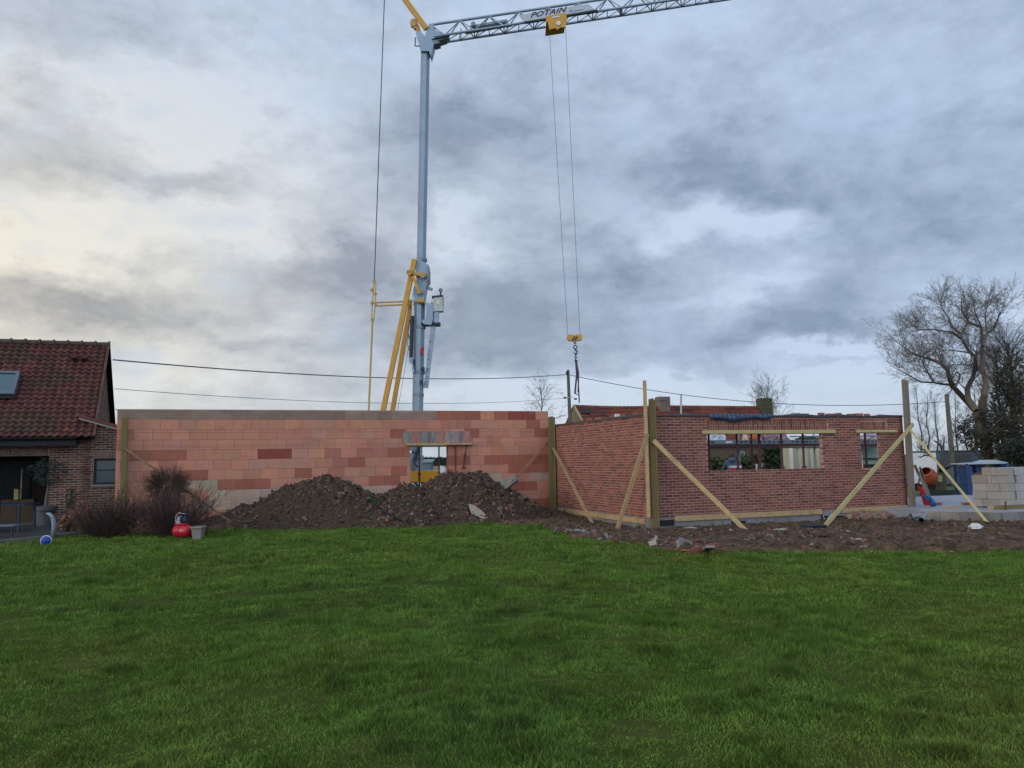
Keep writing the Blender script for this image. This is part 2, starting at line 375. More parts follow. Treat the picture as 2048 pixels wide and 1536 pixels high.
# ------------------------------------------------------------------ block wall
OR = (.49, .215, .135); DK = (.335, .115, .072); DD = (.26, .062, .048); BE = (.44, .31, .225); TP = (.30, .20, .15); MD = (.40, .16, .11); PK = (.47, .222, .152)
m_block = mat('clay_block', OR, .9, .10, 1.6, .15, 80, attr=True)
def streaks():   # fine vertical combing and irregular damp smears of the clay blocks
    nt = m_block.node_tree; N = nt.nodes; L = nt.links; b = N['Principled BSDF']; src = b.inputs['Base Color'].links[0].from_socket
    tc = N.new('ShaderNodeTexCoord'); mp = N.new('ShaderNodeMapping'); mp.inputs['Scale'].default_value = (34, 34, 1.2); L.new(tc.outputs['Object'], mp.inputs[0])
    n1 = N.new('ShaderNodeTexNoise'); n1.inputs['Scale'].default_value = 1; n1.inputs['Detail'].default_value = 3; L.new(mp.outputs[0], n1.inputs['Vector'])
    mp2 = N.new('ShaderNodeMapping'); mp2.inputs['Scale'].default_value = (2.2, 2.2, 4.5); L.new(tc.outputs['Object'], mp2.inputs[0])
    n2 = N.new('ShaderNodeTexNoise'); n2.inputs['Scale'].default_value = 1; n2.inputs['Detail'].default_value = 7; n2.inputs['Roughness'].default_value = .7; L.new(mp2.outputs[0], n2.inputs['Vector'])
    r1 = N.new('ShaderNodeMapRange'); r1.inputs[1].default_value = .3; r1.inputs[2].default_value = .7; r1.inputs[3].default_value = .965; r1.inputs[4].default_value = 1.035; L.new(n1.outputs['Fac'], r1.inputs[0])
    v1 = N.new('ShaderNodeVectorMath'); v1.operation = 'SCALE'; L.new(src, v1.inputs[0]); L.new(r1.outputs[0], v1.inputs['Scale'])
    r2 = N.new('ShaderNodeMapRange'); r2.inputs[1].default_value = .56; r2.inputs[2].default_value = .66; r2.inputs[3].default_value = 0; r2.inputs[4].default_value = .55; L.new(n2.outputs['Fac'], r2.inputs[0])
    mx = N.new('ShaderNodeMix'); mx.data_type = 'RGBA'; L.new(r2.outputs[0], mx.inputs[0]); L.new(v1.outputs[0], mx.inputs[6]); mx.inputs[7].default_value = (.36, .13, .085, 1); L.new(mx.outputs[2], b.inputs['Base Color'])
streaks()
def block_wall():
    H, Lb = .272, .452; zt = sb_(247, 818)[1]; th = .25
    root = thing('block_wall', 'long wall of orange hollow clay blocks with a window opening and grey top course', 'wall', (Bw(247, 900).x, Bw(247, 900).y, 0))
    o = PB-u*BL
    spec = [(257, 355, 910, DK), (536, 572, 908, DD), (738, 771, 905, MD), (770, 800, 905, DK), (800, 820, 905, DK), (655, 672, 905, MD), (292, 328, 950, MD), (370, 416, 950, DK), (590, 607, 948, DK), (676, 690, 948, MD),
            (376, 410, 972, BE), (410, 447, 972, BE), (447, 520, 972, DK), (724, 790, 962, DK), (690, 705, 962, MD), (428, 500, 992, BE), (537, 570, 990, BE), (742, 774, 982, BE), (395, 520, 1012, BE), (700, 724, 962, OR),
            (250, 262, 870, MD), (708, 725, 930, DK), (804, 820, 942, DK), (870, 960, 828, DK), (1008, 1032, 828, DK), (1036, 1064, 828, DD), (1053, 1081, 846, DK), (1072, 1098, 862, DK), (880, 930, 846, MD),
            (974, 1060, 917, DK), (1066, 1098, 917, DK), (930, 946, 925, BE), (1018, 1098, 935, DK), (975, 1003, 955, BE), (1060, 1090, 953, BE), (897, 930, 920, DK), (950, 1000, 998, DK), (1030, 1057, 975, DK), (905, 945, 878, MD), (800, 815, 862, DK), (943, 950, 870, DK), (1020, 1095, 1002, DK), (895, 912, 900, MD)]
    sp = [(sb_(a, y)[0], sb_(b, y)[0], sb_((a+b)/2, y)[1], c) for a, b, y, c in spec]
    os0, os1 = sb_(820, 930)[0], sb_(897, 930)[0]; oz1 = sb_(850, 890)[1]; oz0 = .25
    ls0, ls1 = sb_(805, 875)[0], sb_(943, 875)[0]; lz0, lz1 = sb_(870, 886)[1], sb_(870, 863)[1]
    m = MB(); tpc = MB(); r = 0; z = zt
    rows = int((zt+.15)/H)+1
    back = V((vv*.0).to_tuple())
    for r in range(rows):
        z1 = zt-r*H; z0 = max(z1-H, -.1)
        off = [0, .31, .05, .26, .11, .34, .02, .22][r % 8]; s = -off
        while s < BL-.01:
            a, b = max(0, s), min(BL, s+Lb); s += Lb
            if b-a < .02: continue
            segs = [(a, b)]
            def cut(segs, x0, x1):
                out = []
                for p, q in segs:
                    if q <= x0 or p >= x1: out.append((p, q)); continue
                    if p < x0: out.append((p, x0))
                    if q > x1: out.append((x1, q))
                return out
            zz0, zz1 = z0, z1; hid = [(z0, z1, segs)]
            # openings: window and lintel
            pieces = []
            for p, q in segs:
                for (x0, x1, y0, y1) in ((os0, os1, oz0, oz1), (ls0, ls1, lz0, lz1)): pass
            zs = sorted({z0, z1, *[k for k in (oz0, oz1, lz0, lz1) if z0 < k < z1]})
            for i in range(len(zs)-1):
                ya, yb_ = zs[i], zs[i+1]; sg = [(a, b)]; mid = (ya+yb_)/2
                if oz0 < mid < oz1: sg = cut(sg, os0, os1)
                if lz0 < mid < lz1: sg = cut(sg, ls0, ls1)
                pieces += [(p, q, ya, yb_) for p, q in sg]
            mc = (a+b)/2; mz = (z0+z1)/2
            c = jit(OR, .08, .05) if random.random() < .75 else jit(PK, .06, .05)
            if r > 2 and random.random() < .03: c = jit(MD, .1)
            for x0, x1, zz, cc in sp:
                if x0-.12 < mc < x1+.12 and abs(zz-mz) < H*.5: c = jit(cc, .08, .05)
            top = r == 0 and mc < sb_(870, 828)[0]
            if top: c = jit(TP, .16, .03)
            pr = random.uniform(0, .006)
            for p, q, ya, yb_ in pieces:
                if q-p < .01: continue
                g = .0028; t = tpc if top else m; t.col = c
                t.par(o+u*(p+g)+V((0, 0, ya+g))+nf*pr, u*(q-p-2*g), V((0, 0, yb_-ya-2*g)), -nf*(th-.01))
                if top:      # horizontal grooves of the hollow block, painted on as strips in a shaded tone
                    t.col = tuple(v*.5 for v in c)
                    for k in range(4): t.par(o+u*(p+.03)+V((0, 0, ya+.04+k*.055))+nf*(pr+.001), u*(q-p-.06), V((0, 0, .008)), nf*.003)
    m.col = (.20, .09, .065)
    for (x0, x1, y0, y1) in ((0.01, os0, -.1, zt-.01), (os1, BL-.01, -.1, zt-.01), (os0, os1, oz1, zt-.01), (os0, os1, -.1, oz0)):
        m.par(o+u*x0+V((0, 0, y0))-nf*.01, u*(x1-x0), V((0, 0, y1-y0)), -nf*(th-.03))
    m.build('masonry', m_block, root); t_ = tpc.build('top_course', mat('grooved_block', TP, .9, .3, 1.5, attr=True, stretch=(1, 1, 2.5)), root)
    t_['label'] = 'grey brown grooved top course'
    lt = MB(); nb = 8
    for i in range(nb):
        lt.col = jit((.25, .21, .19) if i % 3 != 1 else (.36, .17, .13), .12)
        w = (ls1-ls0)/nb; lt.par(o+u*(ls0+i*w+.002)+V((0, 0, lz0))+nf*.012, u*(w-.004), V((0, 0, lz1-lz0)), -nf*.24)
    lt.build('lintel', mat('lintel_clay', (.3, .2, .16), .9, .55, 4, attr=True, stretch=(3, 3, .5)), root)
    return o, os0, os1, oz0, oz1, lz0
BO, os0, os1, oz0, oz1, lz0 = block_wall()
def on_b(s, z, d=0.): return BO+u*s+V((0, 0, z))+nf*d
def board(name, P, Q, w, h, material, label, cat='timber', group=None, up=(0, 0, 1), loc=None):
    m = MB(); m.beam(P, Q, w, h, up); o = m.build(name, material, loc=loc); return tag(o, label, cat, group)
s0 = sb_(812, 889)[0]; s1 = sb_(943, 889)[0]
m = MB(); m.par(on_b(s0, lz0-.062, .005), u*(s1-s0), V((0, 0, .058)), nf*.10); m.par(on_b(os0+.01, lz0-.115, -.02), u*(os1-os0-.02), V((0, 0, .05)), -nf*.2)
tag(m.build('formwork_board', m_wood), 'pale timber boards held under the lintel of the clay block wall opening', 'timber')
# ------------------------------------------------------------------ brick walls
m_brick = mat('red_brick', (.2, .08, .06), .85, .18, 9, .25, 90, attr=True)
m_mortar = mat('pink_mortar', (.44, .25, .20), .95, .12, 6, .2, 60)
def smear(m, col, lo, hi, amt, sc):
    nt = m.node_tree; N = nt.nodes; L = nt.links; b = N['Principled BSDF']; src = b.inputs['Base Color'].links[0].from_socket
    tc = N.new('ShaderNodeTexCoord'); n2 = N.new('ShaderNodeTexNoise'); n2.inputs['Scale'].default_value = sc; n2.inputs['Detail'].default_value = 8; n2.inputs['Roughness'].default_value = .72; L.new(tc.outputs['Object'], n2.inputs['Vector'])
    r2 = N.new('ShaderNodeMapRange'); r2.inputs[1].default_value = lo; r2.inputs[2].default_value = hi; r2.inputs[3].default_value = 0; r2.inputs[4].default_value = amt; L.new(n2.outputs['Fac'], r2.inputs[0])
    mx = N.new('ShaderNodeMix'); mx.data_type = 'RGBA'; L.new(r2.outputs[0], mx.inputs[0]); L.new(src, mx.inputs[6]); mx.inputs[7].default_value = (*col, 1); L.new(mx.outputs[2], b.inputs['Base Color'])
smear(m_brick, (.38, .24, .19), .55, .72, .45, 2.6); smear(m_brick, (.09, .04, .035), .56, .68, .35, 1.1); smear(m_mortar, (.24, .12, .10), .5, .7, .5, 1.4)
smear(m_wood, (.25, .16, .075), .52, .64, .6, 5); smear(m_wood2 if 'm_wood2' in globals() else m_wood, (.22, .17, .07), .55, .66, .5, 4)
def brick_col(warm=0.):
    r = random.random()
    if r < .035: c = (.085, .048, .05)
    elif r < .22: c = (.145, .052, .046)
    elif r < .62: c = (.185, .066, .056)
    elif r < .88: c = (.215, .088, .068)
    else: c = (.235, .10, .07)
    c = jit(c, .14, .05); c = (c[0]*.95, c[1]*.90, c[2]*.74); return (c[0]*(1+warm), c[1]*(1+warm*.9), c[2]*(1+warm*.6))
CH, CL, JT = .068, .222, .015
def brick_face(mb, mo, O, du, n, L, z0, z1, opens=(), sold=(), phase=0., warm=0.):
    k = 0; z = z0
    while z < z1-.01:
        h = min(CH, z1-z); s = -CL*(.25 if k % 2 else .75)-phase
        while s < L:
            a, b = max(s, 0)+JT/2, min(s+CL, L)-JT/2; s += CL
            if b-a < .015: continue
            segs = [(a, b)]; mz = z+h/2
            for (x0, x1, y0, y1) in list(opens)+list(sold):
                if y0 < mz < y1:
                    ns = []
                    for p, q in segs:
                        if q <= x0 or p >= x1: ns.append((p, q)); continue
                        if p < x0-.02: ns.append((p, x0))
                        if q > x1+.02: ns.append((x1, q))
                    segs = ns
            c = brick_col(warm)
            for p, q in segs:
                mb.col = c; mb.par(O+du*p+V((0, 0, z+JT/2))+n*random.uniform(.001, .004), du*(q-p), V((0, 0, h-JT)), -n*.08)
        z += CH; k += 1
    for (x0, x1, y0, y1) in sold:      # upright bricks over the openings
        s = x0; i = 0; w = .0735
        while s+w*.6 < x1:
            q = min(s+w, x1); hh = y1-y0
            cuts = [(0, 1)] if i % 2 == 0 else [(0, .5), (.5, 1)]
            for p0, p1 in cuts:
                mb.col = brick_col(warm); mb.par(O+du*(s+JT/2)+V((0, 0, y0+hh*p0+JT/2))+n*random.uniform(.001, .004), du*(q-s-JT), V((0, 0, hh*(p1-p0)-JT)), -n*.08)
            s += w; i += 1
    # mortar bed, split round the openings
    xs_ = sorted({0, L, *[v for op in opens for v in op[:2]]})
    for i in range(len(xs_)-1):
        a, b = xs_[i], xs_[i+1]; mid = (a+b)/2; ys_ = [(z0, z1)]
        for (x0, x1, y0, y1) in opens:
            if x0 < mid < x1: ys_ = [(z0, y0), (y1, z1)]
        for p, q in ys_: mo.par(O+du*a+V((0, 0, p)), du*(b-a), V((0, 0, q-p)), -n*.10)
ZB = .175; ZT = 2.62
def brick_building():
    root = thing('brick_extension', 'unfinished red brick extension with window openings on a low grey block base', 'building', tuple(PC))
    wo = (sf_(1415, 900)[0], sf_(1645, 900)[0], sf_(1530, 939)[1], sf_(1530, 867)[1]); wo2 = (sf_(1722, 900)[0], sf_(1761, 900)[0], sf_(1742, 936)[1], sf_(1742, 866)[1])
    so1 = (sf_(1414, 850)[0], sf_(1655, 850)[0], sf_(1530, 861)[1], sf_(1530, 840)[1]); so2 = (sf_(1721, 850)[0], sf_(1774, 850)[0], sf_(1745, 859)[1], sf_(1745, 843)[1])
    mb, mo = MB(), MB()
    for w in (wo, wo2): pass
    brick_face(mb, mo, PC, u, nf, WL, ZB, ZT, (wo, wo2), (so1, so2))
    fw = mb.build('front_wall', m_brick, root); mo.build('mortar', m_mortar, fw)
    mb, mo = MB(), MB()
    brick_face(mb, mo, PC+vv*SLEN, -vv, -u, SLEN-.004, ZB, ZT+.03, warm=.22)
    sw = mb.build('side_wall', m_brick, root); mo.build('mortar', m_mortar, sw)
    # right return and inner leaf, reveals
    mb, mo = MB(), MB(); brick_face(mb, mo, PC+u*WL-u*.004, vv, u, .34, ZB, ZT)
    rw = mb.build('return_wall', m_brick, root); mo.build('mortar', m_mortar, rw)
    # foundation of grey concrete blocks
    m = MB(); s = 0; i = 0
    while s < WL:
        e = min(s+.5, WL); m.col = jit((.20, .195, .185), .12); hh = ZB-.075
        m.par(PC+u*(s+.004)+V((0, 0, -.25))+nf*.015, u*(e-s-.008), V((0, 0, .25+ZB-.004)), -nf*.2); s = e
    s = 0
    while s < SLEN:
        e = min(s+.5, SLEN); m.col = jit((.22, .20, .17), .12)
        m.par(PC+vv*(s+.02)+V((0, 0, -.25))-u*.015, vv*(e-s-.008), V((0, 0, .25+ZB-.004)), u*.2); s = e
    m.build('foundation', mat('concrete_block', (.2, .2, .19), .95, .25, 5, .3, 50, attr=True), root)
    # floor slab inside
    m = MB(); m.par(PC+u*.22+vv*.22+V((0, 0, -.1)), u*(WL-.2), vv*(5.2), V((0, 0, .24)))
    m.build('floor', mat('concrete_floor', (.25, .25, .25), .8, .25, 3), root)
    # black damp-proof membrane lying ragged over the wall tops
    m = MB(); random.seed(4)
    def strip(O, du, n, L, amp, z, drop):
        N = int(L/.18); A = []; B = []; Cc = []
        for i in range(N+1):
            t = L*i/N; w = amp*mn.noise(V((t*1.3, 3.1, O.x)))+.4*amp*mn.noise(V((t*4, 7.7, O.y))); dr = drop*(.6+.8*abs(mn.noise(V((t*1.1, 1, 5)))))
            A.append(O+du*t+n*.035+V((0, 0, z-dr))); B.append(O+du*t+n*.02+V((0, 0, z+.012+w*.3))); Cc.append(O+du*t-n*.24+V((0, 0, z+.02+w)))
        for i in range(N):
            m.poly([A[i], A[i+1], B[i+1], B[i]]); m.poly([B[i], B[i+1], Cc[i+1], Cc[i]])
    strip(PC+u*.1, u, nf, WL-.1, .07, ZT+.01, .05); strip(PC+vv*SLEN, -vv, -u, SLEN-.1, .05, ZT+.045, .05)
    e0, e1 = sf_(1420, 830)[0], sf_(1545, 830)[0]
    m.build('damp_course', mat('black_membrane', (.02, .018, .022), .45, .3, 5, spec=.5), root)
    m = MB(); pts = []; N = 14
    for i in range(N+1):
        t = e0+(e1-e0)*i/N; dz = .03*math.sin(i*.9)+(.03 if i < 2 else 0)
        pts.append((PC+u*t+nf*(.05+.02*math.sin(i*1.7))+V((0, 0, sf_(1480, 842)[1]+dz+.05*(i/N)**3*2)), PC+u*(t-.05)+nf*.03+V((0, 0, ZT+.05))))
    for i in range(N): m.poly([pts[i][0], pts[i+1][0], pts[i+1][1], pts[i][1]])
    f = m.build('membrane_flap', mat('blue_black_membrane', (.03, .045, .085), .35, .2, 5, spec=.6), root, smooth=True); f['label'] = 'dark blue membrane hanging over the wall'
    mm = f.modifiers.new('solid', 'SOLIDIFY'); mm.thickness = .004
    # dark duct openings in the base
    for k, (x0, x1, y0, y1) in enumerate(((1319, 1347, 1039, 1052), (1462, 1489, 1041, 1052), (1642, 1684, 1027, 1046))):
        a, za = sf_(x0, y1); b, zb = sf_(x1, y0); m = MB()
        m.par(PC+u*a+V((0, 0, za))+nf*.017, u*(b-a), V((0, 0, zb-za)), nf*.02)
        m.build('membrane_patch', mat('black_plastic', (.012, .013, .02), .4, .2, 5), root)
    m = MB()
    for (p, q) in (((1690, 1030), (1648, 1030)), ((1646, 1030), (1650, 1042)), ((1650, 1042), (1664, 1028))):
        m.beam(PL(*p, PC+nf*.045, nf), PL(*q, PC+nf*.045, nf), .012, .012)
    m.build('pipe_edging', mat('white_paint', (.55, .55, .53), .6), root)
    return wo, wo2
wo, wo2 = brick_building()
def on_f(s, z, d=0.): return PC+u*s+V((0, 0, z))+nf*d
def on_s(s, z, d=0.): return PC+vv*s+V((0, 0, z))-u*d
# inner leaf: seen as dark reveals round the openings is skipped; loose bricks lying on the wall top
m_oneb = mat('loose_brick', (.30, .11, .075), .85, .25, 8)
for i in range(13):
    if i < 6:
        P = on_s(.9+i*.62+random.uniform(-.15, .15), ZT+.05, -.12); rz = math.radians(110)+random.uniform(-.4, .4)
        lb = f'loose red brick on the side wall top, {["nearest to the tall corner post", "second from the tall corner post", "third from the tall corner post", "fourth from the tall corner post", "fifth from the tall corner post", "farthest from the tall corner post"][i]}'
    else:
        P = on_f(sf_(1500+i*20+random.uniform(-9, 9), 830)[0], ZT+random.uniform(.0, .03), -.1); rz = math.radians(20)+random.uniform(-.6, .6)
        lb = f'loose red brick on the front wall top, {["first", "second", "third", "fourth", "fifth", "sixth", "seventh"][i-6]} right of the blue membrane flap'
    m = MB(); m.box(P+V((0, 0, .03)), .21, .10, .065, rz); tag(m.build('loose_brick', m_oneb, bevel=.006), lb, 'brick', 'loose bricks on the wall tops')
m = MB(); m.box(on_s(1.75, ZT+.10, -.1), .11, .08, .08, .5); tag(m.build('white_block', mat('white_foam', (.7, .68, .66), .7)), 'small white block lying on the side wall top', 'block')
# timber planks over openings and at the base
def plank(P, Q, hgt, th, label, mt=m_wood, name='plank', cat='plank', group='planks fixed along the brick wall'):
    P, Q = V(P), V(Q); m = MB(); m.par(P, Q-P, V((0, 0, hgt)), nf*th); return tag(m.build(name, mt), label, cat, group)
m_wood2 = mat('yellow_timber', (.46, .37, .16), .8, .2, 3, .2, 60)
zq = (sf_(1530, 867)[1]); hp = sf_(1530, 860)[1]-zq
plank(on_f(sf_(1404, 864)[0], zq, .012), on_f(sf_(1668, 864)[0], zq, .012), hp, .05, 'yellow timber plank spanning above the wide window opening', m_wood2)
zq2 = sf_(1750, 865)[1]
plank(on_f(sf_(1712, 864)[0], zq2, .012), on_f(sf_(1792, 864)[0], zq2, .012), hp*.8, .05, 'short yellow timber plank above the narrow window opening', m_wood2)
for a, b, lb in ((1348, 1642, 'pale plank along the wall foot between two black patches'), (1685, 1802, 'pale plank along the wall foot near the weathered post'), (1804, 1822, 'short plank end at the foot of the weathered post')):
    plank(on_f(sf_(a, 1035)[0], .085, .018), on_f(sf_(b, 1030)[0], .085, .018), .125, .035, lb)
m = MB(); m.par(on_s(.25, .03, .02), vv*(SLEN-1.0), V((0, 0, .12)), -u*.035); tag(m.build('plank', m_wood), 'pale plank along the foot of the side brick wall', 'plank', 'planks fixed along the brick wall')
# posts
def post(name, px_t, px_b, P0, n, w, t, off, mt, label, lshape=True):
    A = PL(*px_b, P0+n*off, n); B = PL(*px_t, P0+n*off, n); m = MB(); A = A+(A-B).normalized()*.15
    ax = (B-A); t_ = V((0, 0, 1)).cross(n).normalized()
    m.par(A-t_*w/2, t_*w, ax, n*t)
    root = m.build(name, mt)
    return tag(root, label, 'post', 'timber corner posts'), A, B
def corner_post(cx_t, y_t, cx_b, y_b, P0, n, mt, label, wpx=14):
    A = PL(cx_b, y_b, P0+n*.06, n); B = PL(cx_t, y_t, P0+n*.06, n); A = A+(A-B).normalized()*.12; ax = B-A
    t_ = n.cross(V((0, 0, 1))).normalized(); root = thing('corner_post', label, 'post', tuple(A), 'timber corner posts'); w = wpx*A.y/FPX
    m = MB(); m.par(A-t_*w/2, t_*w*.55, ax, n*.045); m.build('board', mt, root)
    m = MB(); m.par(A+t_*w*.07, t_*w*.42, ax*.995, -n*.02+n*.0+n*.05); m.build('board', mt, root)
    m = MB(); m.par(A-t_*w*.62-n*.01, t_*w*.12, ax*.99, n*.12); m.build('edge_board', mt, root)
    return A, B
corner_post(249, 833, 246, 1040, PB, nf, m_woodg, 'olive timber post at the left end of the clay block wall', 10.5)
corner_post(1101, 833, 1104, 1015, PB+nf*.45, nf, m_woodg, 'olive timber post where clay blocks meet brick side wall', 11)
corner_post(1301, 797, 1309, 1052, PC, nf, m_woodg, 'olive timber post at the brick corner with a thin stud beside it', 10)
A = PL(1290, 880, PC+nf*.10, nf); B = PL(1289, 761, PC+nf*.10, nf)
board('stud', PL(1297, 1035, PC+nf*.10, nf), B, .08, .05, m_wood, 'thin pale stud rising above the brick corner post', group=None)
A = PL(1825, 1037, PC+nf*.1, nf); B = PL(1808, 759, PC+nf*.1, nf); root = thing('corner_post', 'tall weathered grey timber post at the right end of brick wall', 'post', tuple(A), 'timber corner posts')
m = MB(); m.par(A-u*.10-V((0, 0, .1)), u*.10, B-A+V((0, 0, .1)), nf*.05); m.build('board', m_woodold, root)
m = MB(); m.par(A+u*.003-V((0, 0, .1)), u*.11, (B-A)*1.0+V((0, 0, .08)), nf*.035); m.build('board', m_woodold, root)
m = MB(); m.par(A+u*.113-V((0, 0, .1)), u*.035, (B-A)*.985+V((0, 0, .1)), -nf*.16); m.build('board', mat('grey_timber', (.30, .30, .29), .9, .25, 4, stretch=(6, 6, .5)), root)
# braces
def brace(pt, P0, n, off, pg, zg, label, w=.11, t=.035, mt=m_wood, Pg=None):
    A = PL(*pt, P0+n*off, n); B = Pg if Pg is not None else G(*pg, zg); d = (A-B).normalized(); A = A+d*.05; B = B-d*.12
    m = MB(); side = d.cross(n).normalized(); m.par(A-side*w/2, side*w, B-A, n*t); tag(m.build('brace', mt), label, 'brace', 'diagonal timber braces')
brace((250, 897), PB, nf, .13, (457, 1040), .22, 'thin brace from the leftmost post down behind the bare shrubs', .055, mt=mat('brown_timber', (.17, .11, .06), .9, .3, 4))
brace((1100, 880), PB, nf, .13, None, 0, 'brace running down left from the inner corner post to the rubble heap', .08, mt=mat('reddish_timber', (.30, .15, .095), .9, .3, 4), Pg=PL(1033, 955, PB+nf*.35, nf))
brace((1100, 884), PB, nf, .16, (1181, 1040), .04, 'brace from the inner corner post down across the side brick wall', .10)
brace((1293, 872), PC, nf, .15, (1236, 1052), .0, 'brace leaning left from the tall corner post across the side wall', .10)
brace((1309, 884), PC, nf, .15, (1481, 1052), .0, 'brace falling right from the tall corner post below the wide window', .11)
brace((1824, 850), PC, nf, .18, (1654, 1046), .02, 'brace falling left from the weathered post past the narrow window', .10, mt=m_wood2)
brace((1818, 858), PC, nf, .22, (1966, 1036), .05, 'brace falling right from the weathered post onto the bare soil', .10, mt=m_wood2)
# ------------------------------------------------------------------ props
def prop(P, h, label, lean=V((0, 0, 0)), rr=.03, group='steel props in the openings', mt=None):
    P = V(P); root = thing('steel_prop', label, 'prop', tuple(P), group); mt = mt or m_rust; T = P+V((0, 0, h))+lean; M_ = P.lerp(T, .55)
    m = MB(); m.tube([P, M_], rr, 8); m.build('outer_tube', mt, root); m = MB(); m.tube([M_, T], rr*.78, 8); m.build('inner_tube', mt, root)
    m = MB(); m.lathe(M_, [(rr*1.5, -.03), (rr*1.5, .05)], 10); m.build('collar', mt, root)
    
    m = MB(); m.box(P+V((0, 0, .005)), .12, .12, .01); m.build('base_plate', mt, root); m = MB(); m.box(T-V((0, 0, .005)), .12, .12, .01); m.build('head_plate', mt, root)
pw = [(1436, 'leftmost in the wide window'), (1493, 'second from left in the wide window'), (1538, 'third from left in the wide window'), (1548, 'fourth from left in the wide window'), (1583, 'fifth from left in the wide window'), (1627, 'rightmost in the wide window')]
for x, lb in pw:
    s, z = sf_(x, 900); r = .035 if x != 1538 else .05
    prop(on_f(s, .14, -.38 if x != 1548 else -.9), wo[3]-.14+.02, 'rusty steel prop standing '+lb, rr=r)
for x, lb in ((1725, 'left in the narrow window'), (1752, 'right in the narrow window')):
    s, z = sf_(x, 900); prop(on_f(s, .14, -.36), wo2[3]-.12, 'rusty steel prop standing '+lb, rr=.035)
for x, d, lb in ((843, -.3, 'left in the block wall opening'), (883, -.3, 'right in the block wall opening'), (909, .12, 'just right of the block wall opening')):
    s, z = sb_(x, 900); prop(on_b(s, .2, d), lz0-.27-(.0 if d > 0 else .0), 'dark steel prop standing '+lb, rr=.03)
s, z = sb_(926, 915); prop(on_b(s, sb_(926, 935)[1], .05), lz0-.065-sb_(926, 935)[1], 'short slanting steel prop under the end of the lintel board', lean=u*.10, rr=.018)
